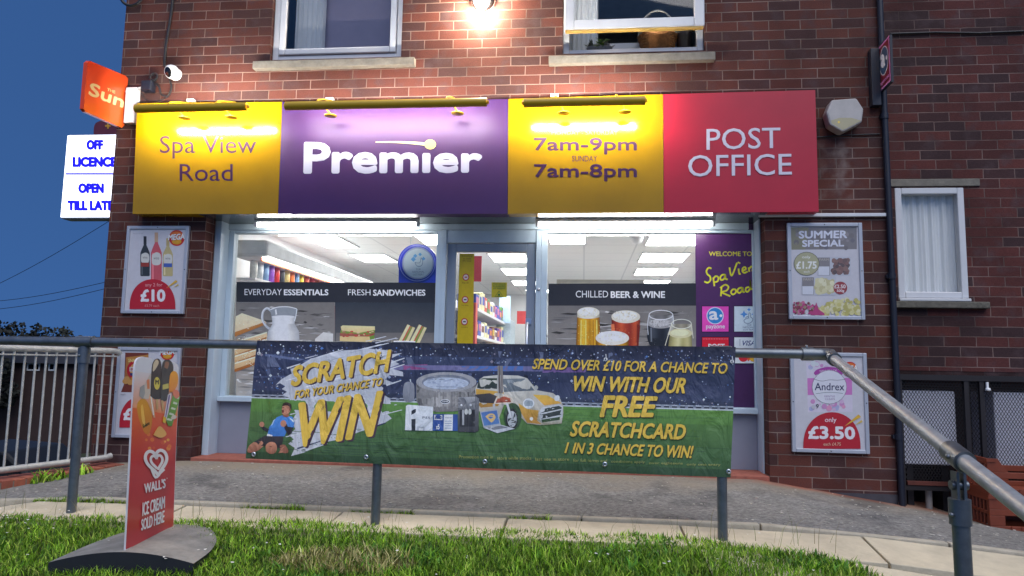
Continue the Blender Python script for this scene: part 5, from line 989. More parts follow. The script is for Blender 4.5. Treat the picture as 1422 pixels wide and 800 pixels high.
A.poly(smooth([(322,240),(330,196),(352,176),(376,190),(384,230),(376,280),(350,318),(326,322),(320,290),(322,240)],4), (230,158,30), col2=(222,130,24)); A.poly([(312,340),(338,330),(306,520),(280,530)], (210,206,210)); A.poly([(318,345),(328,342),(300,500),(292,505)], (120,90,140)); A.poly([(352,330),(384,320),(396,360),(340,560),(314,556),(300,520)], (120,166,60), col2=(90,140,50))
for k in range(5): A.poly([(366-k*14,350+k*38),(390-k*12,360+k*38),(386-k*12,372+k*38),(360-k*14,364+k*38)], (206,214,190))
A.poly(smooth([(342,330),(356,306),(384,316),(392,350),(366,368),(342,330)],4), (214,120,90)); A.poly(smooth([(332,500),(350,480),(372,490),(366,506),(340,512),(332,500)],3), (206,196,180)); A.poly([(280,490),(300,500),(296,540),(274,530)], (222,180,40))
A.poly(smooth([(210,620),(250,560),(290,590),(300,620),(260,640),(210,620)],4), (222,170,90))
# heart emblem, one ribbon winding inwards
A.zoom(0,440,2.2222)
def heart(cx, cy, w, h, a0=-180, a1=180, n=44):
    o_ = []
    for k in range(n+1):
        t = R(a0+(a1-a0)*k/n); x = 16*math.sin(t)**3; y = 13*math.cos(t)-5*math.cos(2*t)-2*math.cos(3*t)-math.cos(4*t); o_.append((cx+x/16*w-y*0.012*w, cy-y/16*h+x/16*w*-0.10))
    return o_
WH = (226,222,222)
A.stroke(heart(481,446,33,44,-178,150), 10, WH, 1); A.stroke(heart(482,447,18,25,-150,168), 8, WH, 1); A.stroke([(505,470),(492,482),(478,496),(466,470)], 8, WH, 3)
A.text("WALL'S", [(442,514),(509,498),(509,528),(443,546)], WH, 0.03); A.text('\u00ae', ((511,496),(515,501)), WH, 0)
A.text('ICE CREAM', [(437,573),(507,552),(506,590),(436,616)], WH, 0.02); A.text('SOLD HERE', [(433,625),(505,596),(504,634),(432,661)], WH, 0.02)
A.c = [[tuple(min(1, 1.25*v) for v in c) for c in f] for f in A.c]; A.build('printed_face', INK_SIGN, ps)
# the base: a low hump, oval in plan, its front cut off straight
V = Vector((U.y,-U.x,0)); V = V if V.y < 0 else -V
hb = MB(); vs = []; nu, nv = 28, 20
def bh(a, b): return max(0.0, (1-(abs(a))**2.0))
X0, X1 = -0.10, 0.62
cL = bL*Vector((1,1,0)) if False else Vector((bL.x,bL.y,0)); wU = (bR-bL).length if False else (Vector((bR.x,bR.y,0))-cL).length
zt = (bL.z+bR.z)/2
half = 0.30
pl = []
for i in range(nu+1):
    t = i/nu; s_ = -0.03+(wU+0.10)*t   # along the sign from the near end
    wid = half*(1.0 if s_ < 0.02 else math.sqrt(max(0.02, 1-((s_-0.02)/(wU+0.07))**2.6)))
    for j in range(nv+1):
        b = -1+2*j/nv; p = cL+U*s_+V*(b*wid); zz = zg+0.02+(zt-zg-0.012)*max(0, 1-abs(b*wid/half)**1.9)*(1-0.25*(max(0,t-0.7)/0.3)**2) ; pl.append((p.x,p.y,zz))
hb.add(pl, [(i*(nv+1)+j,(i+1)*(nv+1)+j,(i+1)*(nv+1)+j+1,i*(nv+1)+j+1) for i in range(nu) for j in range(nv)], 0, True)
lo = [(x,y,min(z,zg)-0.06) for x,y,z in pl]
fr = [pl[j] for j in range(nv+1)]; fl_ = [lo[j] for j in range(nv+1)]
hb.add(fr+fl_, [(j,j+1,nv+1+j+1,nv+1+j) for j in range(nv)], 1)
for j0 in (0, nv):
    sd_ = [pl[i*(nv+1)+j0] for i in range(nu+1)]; sl_ = [lo[i*(nv+1)+j0] for i in range(nu+1)]; hb.add(sd_+sl_, [(i,i+1,nu+1+i+1,nu+1+i) for i in range(nu)], 1)
bk = [pl[nu*(nv+1)+j] for j in range(nv+1)]; bl_ = [lo[nu*(nv+1)+j] for j in range(nv+1)]; hb.add(bk+bl_, [(j,j+1,nv+1+j+1,nv+1+j) for j in range(nv)], 1)
hb.build('base', [mat('weathered_rubber', (132,129,123), 0.7, var=0.35, scale=9, bump=0.15), mat('dark_rubber', (26,27,34), 0.6)], ps, recalc=False)
# ---------------------------------------------------------------- cage with cooling units, crates
CY0, CY1, CX0, CX1, CZ0, CZ1 = 0.04, 0.40, 2.165, 4.4, 0.22, 1.165
cg = empty('mesh_cage', (3.2,CY0,CZ0-0.05), 'dark steel mesh cage standing against the sooty wall of the right wing', 'cage')
f = MB()
for x in (CX0, 2.60, 2.70, 3.55, CX1): f.box((x,CY0-0.015,0.12),(x+0.03,CY0+0.015,CZ1))
f.box((CX0,CY0-0.02,CZ1-0.03),(CX1,CY0+0.016,CZ1+0.008)).box((CX0,CY0-0.014,0.39),(CX1,CY0+0.014,0.42)).box((CX0,CY0,CZ1),(CX1,CY1,CZ1+0.006))
f.build('frame', M_DARK, cg)
B('cross_bar', mat('rusty_red_bar', (92,44,34), 0.8, var=0.3), cg, (CX0+0.04,CY0-0.02,0.425), (2.62,CY0+0.01,0.45))
g = MB(); s_ = 0.021; hh = s_*1.62; z0, z1 = 0.44, CZ1+0.0   # expanded metal diamonds
x0, x1 = CX0+0.02, 3.56
nx_ = int((x1-x0)/s_); nz_ = int((z1-z0)/hh)
for j in range(nz_):
    for i in range(nx_):
        x = x0+i*s_; z = z0+j*hh
        for sx, sz in (((x, z),(x+s_, z+hh)), ((x+s_, z),(x, z+hh))):
            d = Vector((sz[0]-sx[0],0,sz[1]-sx[1])).normalized(); n = Vector((d.z,0,-d.x))*0.0020
            a, b = Vector((sx[0],CY0,sx[1])), Vector((sz[0],CY0,sz[1])); g.add([a-n,a+n,b+n,b-n],[(0,1,2,3)])
g.build('mesh_panel', M_DARK, cg, recalc=False)
for xa, xb, lab in ((2.195,2.565,'white cooling unit behind mesh beside the drainpipe'),(2.815,3.42,'white cooling unit behind mesh above the orange crates')):
    e = empty('cooling_unit', ((xa+xb)/2,0.25,0.3), lab, 'cooling unit', 'cooling units in the mesh cage')
    B('casing', mat('white_unit_casing', (208,208,218), 0.5, var=0.06), e, (xa,0.08,0.555), (xb,0.38,1.062), 0.008)
    MB().box((xa+0.05,0.12,0.13),(xa+0.09,0.36,0.553)).box((xb-0.09,0.12,0.13),(xb-0.05,0.36,0.553)).build('stand', M_DARK, e)
tag(MB().tube([(2.372,0.10,0.17),(2.372,0.10,0.40)], 0.022, 10).build('pipe_stub', mat('pale_pipe', (150,146,140), 0.6), None), 'short pale upright pipe at the foot of the mesh cage', 'pipe')
tag(MB().lathe((2.745,CY0-0.03,1.075), [(0.001,0.016),(0.014,0.015),(0.018,0.0),(0.013,-0.004)], 14).box((2.738,CY0-0.03,1.088),(2.752,CY0-0.016,1.13)).build('cage_lamp', M_WHITE, None), 'small pale cap hanging from the top bar of the mesh cage', 'lamp')
M_CR = mat('orange_brown_crate', (116,50,26), 0.6, var=0.15, scale=10)
def crate(z, label):
    x0, x1, y0, y1, h = 2.50, 3.10, -0.40, -0.02, 0.232; t = 0.016
    e = empty('plastic_crate', ((x0+x1)/2,(y0+y1)/2,z), label, 'crate', 'orange crates stacked beside the cage')
    b = MB(); b.box((x0,y0,z),(x1,y1,z+0.018))
    for y in (y0, y1-t):                 # long sides: low in the middle, raised shoulders, a slot
        b.prism([(x0,y,z+0.018),(x1,y,z+0.018),(x1,y,z+h),(x1-0.06,y,z+h),(x1-0.11,y,z+0.125),(x0+0.11,y,z+0.125),(x0+0.06,y,z+h),(x0,y,z+h)], (0,t,0)) if False else None
        b.box((x0,y,z+0.018),(x1,y+t,z+0.05)).box((x0,y,z+0.112),(x1,y+t,z+0.15)).box((x0,y,z+0.05),(x0+0.09,y+t,z+0.112)).box((x1-0.09,y,z+0.05),(x1,y+t,z+0.112)).box(((x0+x1)/2-0.02,y,z+0.05),((x0+x1)/2+0.02,y+t,z+0.112))
        b.prism([(x0,y,z+0.15),(x0+0.115,y,z+0.15),(x0+0.065,y,z+h),(x0,y,z+h)], (0,t,0)); b.prism([(x1-0.115,y,z+0.15),(x1,y,z+0.15),(x1,y,z+h),(x1-0.065,y,z+h)], (0,t,0))
    for x in (x0, x1-t):
        b.box((x,y0+t,z+0.018),(x+t,y1-t,z+0.05)).box((x,y0+t,z+h-0.035),(x+t,y1-t,z+h)).box((x,y0+t,z+0.115),(x+t,y1-t,z+0.135))
        for k in range(9): yy = y0+0.02+k*(y1-y0-0.05)/8; b.box((x,yy,z+0.05),(x+t,yy+0.012,z+h-0.035))
    b.build('body', M_CR, e, 0.003, recalc=True)
    r = MB()
    for xx in [x0+0.12+k*0.06 for k in range(7)]: r.box((xx,y0-0.005,z+0.02),(xx+0.006,y0+0.0,z+0.05))
    r.box((x0-0.006,y0-0.006,z+h-0.02),(x0+0.05,y0+0.002,z+h)).build('ribs', M_CR, e); return e
zc = gz(2.8,-0.25)+0.004
crate(zc, 'lower orange plastic crate standing on the asphalt'); crate(zc+0.224, 'upper orange plastic crate on top of the other')

# ---------------------------------------------------------------- inside the shop
n_ = 0
for x0, x1, y0, y1, lab in ((-3.15,-2.72,2.0,3.15,'ceiling light nearest the left corner of the left window'),(-3.05,-2.55,3.65,4.4,'second ceiling light back over the drinks chiller'),(-1.86,-1.36,2.0,2.95,'ceiling light above the round blue window sign'),(-0.40,0.03,2.0,2.86,'ceiling light at the left end of the right window'),(0.68,1.28,2.0,2.96,'ceiling light by the purple panel, nearest the glass'),(0.70,1.30,3.5,4.3,'second ceiling light back from the purple panel'),(0.74,1.34,4.9,5.65,'third ceiling light back from the purple panel'),(0.80,1.40,6.3,6.95,'farthest ceiling light seen in the right window'),(-1.22,-0.72,3.55,4.35,'ceiling light nearest the shop door'),(-1.22,-0.72,4.95,5.7,'second ceiling light seen through the shop door'),(-1.22,-0.72,6.5,7.2,'third ceiling light seen through the shop door'),(-1.1,-0.6,7.9,8.4,'farthest ceiling light seen through the shop door')):
    e = empty('ceiling_light', ((x0+x1)/2,(y0+y1)/2,IZ1-0.02), lab, 'ceiling light', 'ceiling lights in the shop')
    MB().box((x0,y0,IZ1-0.018),(x1,y0+0.02,IZ1-0.002)).box((x0,y1-0.02,IZ1-0.018),(x1,y1,IZ1-0.002)).box((x0,y0+0.02,IZ1-0.018),(x0+0.02,y1-0.02,IZ1-0.002)).box((x1-0.02,y0+0.02,IZ1-0.018),(x1,y1-0.02,IZ1-0.002)).build('frame', M_WHITE, e)
    B('diffuser', M_PANEL, e, (x0+0.02,y0+0.02,IZ1-0.012), (x1-0.02,y1-0.02,IZ1-0.004))
ch = empty('drinks_chiller', (-3.05,2.3,0.45), 'long open drinks chiller with lit canopy along the left shop wall', 'chiller')
cx = -2.80
B('canopy', mat('chiller_canopy', (214,216,218), 0.35), ch, (-3.15,0.80,2.105), (cx,4.3,2.255), 0.03)
B('canopy_lamp', emit('chiller_lamp', (1,0.98,0.95), 16), ch, (cx-0.06,0.85,2.085), (cx-0.01,4.25,2.1035))
B('fascia_strip', mat('orange_strip', (226,120,70), 0.5), ch, (cx-0.075,0.85,2.07), (cx-0.062,4.25,2.10))
B('back_panel', mat('red_chiller_back', (196,70,48), 0.6), ch, (-3.26,2.1,0.5), (-3.20,4.3,2.10)); B('end_panel', M_WHITE, ch, (-3.20,0.78,0.5), (cx,0.80,1.85)); B('base', M_WHITE, ch, (-3.20,0.805,0.45), (cx,4.3,0.75))
for z in (1.10,1.45,1.895): B('shelf', M_WHITE, ch, (-3.195,0.81,z), (cx-0.10,4.29,z+0.02)); 
ccols = [((206,206,200),'white'),((196,200,206),'silver'),((120,150,190),'pale blue'),((140,80,180),'purple'),((200,50,40),'red'),((60,60,58),'dark grey'),((208,186,120),'cream'),((226,120,40),'orange'),((120,160,210),'blue'),((226,196,40),'yellow'),((206,90,50),'rust orange'),((190,50,44),'dark red'),((210,110,60),'amber'),((196,70,50),'brick red'),((214,130,70),'tan'),((180,60,50),'maroon'),((220,150,80),'gold'),((190,80,60),'russet'),((206,100,70),'coral'),((170,60,60),'crimson')]
y = 0.88; prof = lambda h, r: [(0.001,0),(r*0.78,0),(r,0.010),(r,h-0.014),(r*0.80,h-0.002),(r*0.78,h),(0.001,h-0.004)]
cm = {}
for k, (c_, nm) in enumerate(ccols):
    h = 0.165 if k not in (5,) else 0.15; x = cx-0.15; z = 1.9155
    e = empty('drink_can', (x,y,z), f'{nm} drink can on the top chiller shelf, '+['first from the shop window','second from the shop window','third from the shop window','fourth from the shop window','fifth from the shop window','sixth from the shop window','seventh from the shop window','eighth from the shop window','ninth from the shop window','tenth from the shop window','tenth before the far end','ninth before the far end','eighth before the far end','seventh before the far end','sixth before the far end','fifth before the far end','fourth before the far end','third before the far end','second before the far end','last at the far end'][k], 'drink can', 'cans on the top chiller shelf')
    MB().lathe((x,y,z), [(0.001,0),(0.026,0),(0.033,0.010),(0.033,h-0.014),(0.028,h-0.003)], 14).build('body', mat('can_'+nm.replace(' ','_'), c_, 0.35, var=0.3, scale=30), e)
    MB().lathe((x,y,z), [(0.0285,h-0.004),(0.029,h),(0.026,h+0.001),(0.025,h-0.004),(0.001,h-0.004)], 14).build('lid', M_ALU, e)
    y += 0.118 if k < 9 else 0.15
# shelving bays down the aisle seen through the door
def bay(name, x0, x1, y0, y1, zt, label, levels, face):
    e = empty(name, ((x0+x1)/2,(y0+y1)/2,0.45), label, 'shelving')
    B('back_panel', mat('shelf_back', (206,206,204), 0.6), e, ((x0,y0,0.45) if face > 0 else (x1-0.03,y0,0.45)), ((x0+0.03,y1,zt) if face > 0 else (x1,y1,zt)))
    for z in levels: B('shelf', M_WHITE, e, ((x0+0.031,y0,z-0.03) if face > 0 else (x0,y0,z-0.03)), ((x1,y1,z) if face > 0 else (x1-0.031,y1,z)))
    return e
lv = (0.62,0.92,1.20,1.48,1.76)
bay('shelf_bay', -1.72, -1.08, 2.0, 5.0, 2.02, 'white shelving bay of packets behind the yellow notice strip of the shop door', lv, 1)
pcols = [((196,60,40),'red'),((90,60,150),'purple'),((226,190,60),'yellow'),((60,80,170),'blue'),((230,230,226),'white'),((222,120,50),'orange'),((90,130,60),'green'),((200,110,140),'pink'),((130,80,50),'brown'),((240,220,170),'cream')]
pm = [mat('packet_'+n, c, 0.5, var=0.35, scale=25) for c, n in pcols]; ORD = ('nearest the door','second from the door','third from the door','fourth from the door','fifth from the door','middle of the row','fifth before the far end','fourth before the far end','third before the far end','second before the far end','last at the far end')
for li, z in enumerate(lv[1:]):
    y = 2.04
    for k in range(11):
        wy = random.uniform(0.17,0.235); hz = random.uniform(0.13,0.215); c_ = random.randrange(10)
        b = MB().box((-1.30,y,z+0.001),(-1.105,y+wy,z+hz)); b.box((-1.105,y+0.02,z+hz*0.35),(-1.104,y+wy-0.02,z+hz*0.8),1,'X'); o = b.build('packet', [pm[c_], pm[(c_+4)%10]], None, 0.006)
        tag(o, f'{pcols[c_][1]} packet on the {("second","third","fourth","top")[li]} shelf of the aisle bay, {ORD[k]}', 'packet', 'packets on the aisle shelves'); y += wy+0.03
tag(MB().box((-1.12,1.86,0.45),(-1.078,1.985,1.80)).build('orange_shelf_end', mat('orange_red_shelf_end', (214,84,60), 0.5), None), 'orange red end board of the aisle shelving', 'end board')
p0, p1 = at(657,357,1.9), at(669.5,392,1.9)
tag(MB().box((p0.x,1.83,p1.z),(p1.x,1.845,p0.z)).build('hanging_board', mat('coral_red_board', (222,70,62), 0.5), None), 'red board hanging above the aisle shelving', 'board')
p0 = at(705,425,4.6)
tag(MB().box((p0.x-0.16,4.6,0.45),(p0.x+0.05,5.2,1.80)).build('perforated_stand', mat('pale_perforated_steel', (176,190,198), 0.5, var=0.15, scale=40), None, 0.004), 'pale perforated metal display stand in the middle of the shop', 'display stand')
q = at(701,405,4.5); tag(MB().box((q.x-0.07,4.5,1.75),(q.x+0.08,4.52,2.12)).build('blue_display_card', mat('blue_white_card', (170,196,222), 0.5, var=0.3), None), 'pale blue card above the perforated stand', 'card')
bk = bay('shelf_bay', -1.0, 0.2, 8.3, 8.7, 2.05, 'back wall shelving of bottles and packets at the end of the aisle', lv, 1)
for li, z in enumerate(lv):
    for k in range(9):
        x = -0.86+k*0.115; c_ = random.randrange(10); nm = pcols[c_][1]
        o = MB().lathe((x,8.24,z+0.001), [(0.001,0),(0.04,0),(0.042,0.01),(0.042,0.12),(0.016,0.165),(0.016,0.20),(0.001,0.20)], 10).build('bottle', pm[c_], None)
        tag(o, f'{nm} bottle on the back wall shelving, {("lowest","second","third","fourth","top")[li]} shelf, {("leftmost","second from left","third from left","fourth from left","middle","fourth from right","third from right","second from right","rightmost")[k]}', 'bottle', 'bottles on the back wall shelving')
for x, y_ in ((-0.86,8.2),): B('shelf', M_WHITE, bk, (-0.93,8.16,0.60), (0.12,8.29,0.62))
for z in lv[1:]: B('shelf', M_WHITE, bk, (-0.93,8.16,z-0.02), (0.12,8.29,z))
p0, p1 = at(718,432,8.1), at(731,450,8.1); tag(MB().box((p0.x,8.10,p1.z),(p1.x,8.11,p0.z)).build('price_board', mat('red_price_board', (206,60,50), 0.5), None), 'small red board in front of the back wall shelving', 'board')
# counter shelf and bottles seen in the right window
cs = empty('counter_unit', (0.1,1.2,0.45), 'white counter unit with a top ledge behind the right window', 'counter')
B('body', M_WHITE, cs, (-0.25,1.0,0.45), (0.55,1.35,1.80), 0.005); B('ledge', mat('cream_ledge', (206,196,176), 0.5), cs, (-0.25,1.36,1.81), (0.55,1.42,1.98))
for k, lab in enumerate(('leftmost','second from left','middle one','second from right','rightmost')):
    p = at(771+k*7.2,391,1.1); e = empty('small_bottle', (p.x,1.1,1.8005), f'small green bottle with yellow cap on the counter unit, {lab}', 'bottle', 'small green bottles on the counter unit')
    MB().lathe((p.x,1.1,1.8005), [(0.001,0),(0.016,0),(0.016,0.06),(0.008,0.078),(0.008,0.088),(0.001,0.088)], 10).build('body', mat('green_bottle', (120,150,50), 0.3), e); MB().lathe((p.x,1.1,1.8005), [(0.0095,0.08),(0.0095,0.095),(0.001,0.096)], 10).build('cap', mat('yellow_cap', (226,206,60), 0.4), e)
# cigarette-style gantry on the right wall, air duct
gn = empty('wall_shelving', (1.75,3.5,0.45), 'tall shelving of coloured packets on the right shop wall', 'shelving'); B('frame', M_WHITE, gn, (1.62,1.6,0.45), (2.0,6.5,2.35))
for k in range(12): MB().box((1.60,1.7+k*0.4,2.02),(1.619,1.95+k*0.4,2.30)).build('stock_panel', pm[(k*3)%10], gn)
q = at(886,352,2.0); tag(MB().lathe((q.x,2.2,IZ1-0.003), [(0.001,-0.12),(0.05,-0.11),(0.07,-0.06),(0.07,0)], 18).build('ceiling_camera', M_WHITE, None), 'white dome camera on the shop ceiling', 'camera')
# round sign standing in the left window
A = Art((0,0.46,0), NY); A.zoom(320,310,4.7067)
ro = empty('round_window_sign', (at(581,389,0.46).x,0.46,1.8), 'round blue light sign hanging behind the left shop window', 'sign')
bodyp = [A.P(p) for p in ell(1222,262,128,128,36)]
MB().prism(bodyp, (0,0.05,0)).build('case', mat('bright_blue_case', (50,54,200), 0.25, spec=0.6), ro, 0.01)
MB().prism([A.P(p) for p in [(1100,300),(1345,300),(1352,420),(1098,420)]], (0,0.04,0)).build('foot', mat('blue_foot', (50,54,200), 0.25), ro)
A.N = NY; A.poly(ell(1225,262,104,104,36), (150,158,190)); A.poly(ell(1225,262,95,95,36), (192,204,212))
for x, y, r_ in ((1208,214,14),(1240,204,12),(1196,236,17),(1262,232,13)): A.poly([(x,y-r_),(x+r_,y),(x,y+r_),(x-r_,y)], (84,150,206))
A.stroke([(1206,256),(1216,276),(1236,284),(1254,270),(1256,248),(1246,226),(1240,256),(1222,260),(1206,256)], 4, (110,130,150))
A.text('THE', ((1212,296),(1244,306)), (100,112,130), 0); A.text('NATIONAL', ((1190,312),(1268,324)), (100,112,130), 0); A.text('LOTTERY', ((1194,330),(1264,342)), (100,112,130), 0)
A.stroke(ell(1222,262,116,116,36)+[(1338,262)], 5, (120,124,232), 1); A.build('sign_face', INK_SIGN, ro)
MB().tube([(ro.location.x-0.08,0.485,2.1),(ro.location.x-0.08,0.485,IZ1)], 0.003, 6).tube([(ro.location.x+0.08,0.485,2.1),(ro.location.x+0.08,0.485,IZ1)], 0.003, 6).build('hanger', M_ALU, ro)

# ---------------------------------------------------------------- things on the upper right window ledge
zl = U2[2]+0.052
M_WICK = mat('woven_wicker', (170,116,66), 0.7, var=0.3, scale=40)
def atl(px): return at(px, 66, 0.28).x
bx = atl(912)
bs = empty('wicker_basket', (bx,0.22,zl), 'woven wicker basket with a tall hoop handle on the upper right window ledge', 'basket')
b = MB()
for r_ in range(9):
    rr = 0.10+r_*0.0055; zz = zl+0.012+r_*0.019; b.tube([(bx+(rr+0.004*(-1)**(k+r_))*math.cos(k*math.pi/18),0.22+(rr+0.004*(-1)**(k+r_))*0.8*math.sin(k*math.pi/18),zz) for k in range(37)], 0.0105, 6)
b.lathe((bx,0.22,zl), [(0.001,0.002),(0.095,0.002),(0.135,0.165)], 20); b.build('body', M_WICK, bs)
MB().tube([(bx+0.145*math.cos(R(a)),0.22,zl+0.16+0.22*math.sin(R(a))) for a in range(0,181,10)], 0.008, 8).build('handle', mat('pale_cane', (180,176,160), 0.6), bs)
pf = MB()
for k in range(60):
    a = random.uniform(0,6.28); r_ = random.uniform(0,0.11); c_ = Vector((bx+r_*math.cos(a),0.22+0.6*r_*math.sin(a),zl+0.16+random.uniform(0,0.14))); d = Vector((random.uniform(-1,1),random.uniform(-1,1),random.uniform(-.3,1))).normalized()*0.022; e_ = d.orthogonal().normalized()*0.010
    pf.add([c_-d,c_+e_,c_+d,c_-e_],[(0,1,2,3)], 0 if k%5 else 1)
pf.build('leaves', [mat('dusty_leaf', (96,110,92), 0.7), mat('pink_petal', (170,80,120), 0.6)], bs, recalc=False)
tx = atl(949); tag(MB().lathe((tx,0.22,zl), [(0.001,0),(0.05,0),(0.062,0.17),(0.066,0.175),(0.064,0.18),(0.056,0.176),(0.05,0.02),(0.001,0.02)], 22).build('metal_pot', mat('dull_tin', (120,116,118), 0.35, 0.8), None), 'dull grey tin pot right of the wicker basket', 'pot')
def plant(px, label, leafc, n, hgt):
    x = atl(px); e = empty('pot_plant', (x,0.17,zl), label, 'plant')
    MB().lathe((x,0.17,zl), [(0.001,0),(0.03,0),(0.042,0.06),(0.045,0.065),(0.038,0.06),(0.001,0.055)], 16).build('pot', mat('grey_pot', (150,148,146), 0.6), e)
    l = MB()
    for k in range(n):
        a = random.uniform(0,6.28); c_ = Vector((x+random.uniform(0,0.05)*math.cos(a),0.17+random.uniform(0,0.05)*math.sin(a),zl+0.06+random.uniform(0,hgt))); d = Vector((math.cos(a),math.sin(a),random.uniform(0,1))).normalized()*0.026; w_ = d.orthogonal().normalized()*0.012; l.add([c_-d,c_+w_,c_+d,c_-w_],[(0,1,2,3)])
    l.build('leaves', leafc, e, recalc=False)
LEAF = mat('house_plant_leaf', (92,124,52), 0.5, var=0.3)
plant(822,'small dusty pot plant at the left of the open upper window',mat('dusty_leaf_b', (110,116,100), 0.7),26,0.05); plant(836,'bright green pot plant in the middle of the open upper window gap',LEAF,40,0.07); plant(842,'pale pot plant just right of the bright green one',mat('dusty_leaf_c', (140,134,130), 0.7),20,0.03)
x = atl(872); tag(MB().box((x-0.16,0.3,zl-0.02),(x+0.12,0.32,zl+0.16)).build('white_box', M_WHITE, None), 'white card box behind the pot plants in the upper window', 'box')

# ---------------------------------------------------------------- far side: houses, trees, car, wires
def leaf_tree(x, y, zb, h, rad, label, n, seed, trunk=0.25, lean=1.0):
    rnd = random.Random(seed); e = empty('tree', (x,y,zb), label, 'tree', 'dark trees on the far skyline')
    t = MB(); t.tube([(x,y,zb),(x+0.1,y,zb+h*0.3),(x,y,zb+h*0.75)], [trunk,trunk*0.7,trunk*0.25], 9)
    for k in range(9):
        a = rnd.uniform(0,6.28); z = zb+h*rnd.uniform(0.3,0.65); t.tube([(x,y,z),(x+rad*0.45*math.cos(a),y+rad*0.45*math.sin(a),z+h*0.16),(x+rad*0.8*math.cos(a),y+rad*0.8*math.sin(a),z+h*0.24)], [trunk*0.4,trunk*0.25,trunk*0.08], 6)
    t.build('trunk', M_BARK, e)
    cl = [(rnd.uniform(-1,1)*rad*0.75, rnd.uniform(-1,1)*rad*0.75, h*rnd.uniform(0.42,0.92), rad*rnd.uniform(0.22,0.46)) for _ in range(26)]
    l = MB()
    for k in range(n):
        c = cl[k%26]; d = Vector((rnd.gauss(0,1),rnd.gauss(0,1),rnd.gauss(0,1))).normalized()*c[3]*rnd.uniform(0.35,1.05)**0.6
        p = Vector((x+c[0],y+c[1],zb+c[2]))+d; s_ = rad*rnd.uniform(0.05,0.11); u = Vector((rnd.gauss(0,1),rnd.gauss(0,1),rnd.gauss(0,1))).normalized(); v_ = u.orthogonal().normalized()
        l.add([p-u*s_,p+v_*s_*0.6,p+u*s_,p-v_*s_*0.6],[(0,1,2,3)], k%2)
    l.build('crown', M_LEAFS, e, recalc=False)
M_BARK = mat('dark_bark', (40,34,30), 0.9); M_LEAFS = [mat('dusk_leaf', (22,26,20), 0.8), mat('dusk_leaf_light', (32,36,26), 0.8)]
def gp_(px, py, y): p = at(px, py, y); return p.x, p.z
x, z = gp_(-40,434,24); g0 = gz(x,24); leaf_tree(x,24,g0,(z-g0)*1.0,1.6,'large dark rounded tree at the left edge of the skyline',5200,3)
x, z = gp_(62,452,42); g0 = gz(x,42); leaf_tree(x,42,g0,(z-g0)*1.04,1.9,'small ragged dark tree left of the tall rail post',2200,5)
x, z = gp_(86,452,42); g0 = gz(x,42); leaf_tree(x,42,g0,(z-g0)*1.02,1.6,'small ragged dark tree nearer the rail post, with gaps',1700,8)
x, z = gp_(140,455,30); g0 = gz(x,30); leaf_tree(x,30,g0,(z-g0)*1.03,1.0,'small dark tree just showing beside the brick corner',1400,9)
hy = 26.0
def house(px0, px1, label, wins):
    xa, zr = gp_(px0,467,hy+2.5); xb, _ = gp_(px1,467,hy+2.5); _, ze = gp_(px0,503,hy); g0 = gz((xa+xb)/2,hy)-0.3
    e = empty('terraced_house', ((xa+xb)/2,hy,g0), label, 'house', 'dark brick houses down the slope')
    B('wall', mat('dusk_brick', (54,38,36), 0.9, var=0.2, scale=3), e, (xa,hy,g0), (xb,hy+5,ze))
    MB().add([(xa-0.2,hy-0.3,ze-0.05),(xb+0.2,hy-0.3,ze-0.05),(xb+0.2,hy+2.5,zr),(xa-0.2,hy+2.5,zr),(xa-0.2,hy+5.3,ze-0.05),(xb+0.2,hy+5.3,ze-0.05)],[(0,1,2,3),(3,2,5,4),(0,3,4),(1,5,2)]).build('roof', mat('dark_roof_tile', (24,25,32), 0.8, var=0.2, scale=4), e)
    for a, b in wins:
        p0, p1 = at(a,504,hy-0.02), at(b,515,hy-0.02); f = MB(); t = 0.06
        f.box((p0.x,hy-0.03,p1.z),(p0.x+t,hy-0.005,p0.z)).box((p1.x-t,hy-0.03,p1.z),(p1.x,hy-0.005,p0.z)).box((p0.x+t,hy-0.03,p1.z),(p1.x-t,hy-0.005,p1.z+t)).box((p0.x+t,hy-0.03,p0.z-t),(p1.x-t,hy-0.005,p0.z))
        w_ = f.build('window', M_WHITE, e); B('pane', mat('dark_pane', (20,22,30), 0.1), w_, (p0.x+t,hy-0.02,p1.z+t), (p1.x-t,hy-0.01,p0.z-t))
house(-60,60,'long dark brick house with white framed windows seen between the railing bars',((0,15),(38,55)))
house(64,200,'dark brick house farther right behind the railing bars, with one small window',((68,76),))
# parked car between railing and houses
cy = 9.0; cpx, cpz = gp_(22,560,cy); g0 = gz(cpx,cy)
car = empty('parked_car', (cpx,cy,g0), 'dark blue grey parked car seen through the left railing bars', 'car')
b = MB(); pf_ = [(-2.0,0.25),(2.05,0.25),(2.1,0.62),(1.95,0.78),(1.15,0.86),(0.55,1.32),(-0.75,1.38),(-1.55,0.95),(-2.0,0.86),(-2.08,0.5)]
b.prism([(cpx+a,cy-0.82,g0+c) for a, c in pf_], (0,1.64,0)); b.build('body', mat('dark_car_paint', (16,17,20), 0.6, 0.0), car, 0.05)
MB().prism([(cpx+a,cy-0.83,g0+c) for a, c in [(-1.35,0.95),(0.95,0.92),(0.5,1.26),(-0.7,1.31)]], (0,0.008,0)).build('side_window', mat('car_glass', (16,20,28), 0.08), car)
for a in (-1.3,1.3):
    w_ = MB().lathe((cpx+a,cy-0.84,g0+0.31), [(0.16,-0.0),(0.30,0.0),(0.31,0.03),(0.31,0.2)], 22, axis=(0,1,0)).build('wheel', M_BLACK, car); MB().lathe((cpx+a,cy-0.835,g0+0.31), [(0.001,0.0),(0.19,-0.006)], 18, axis=(0,1,0)).build('rim', M_ALU, w_)
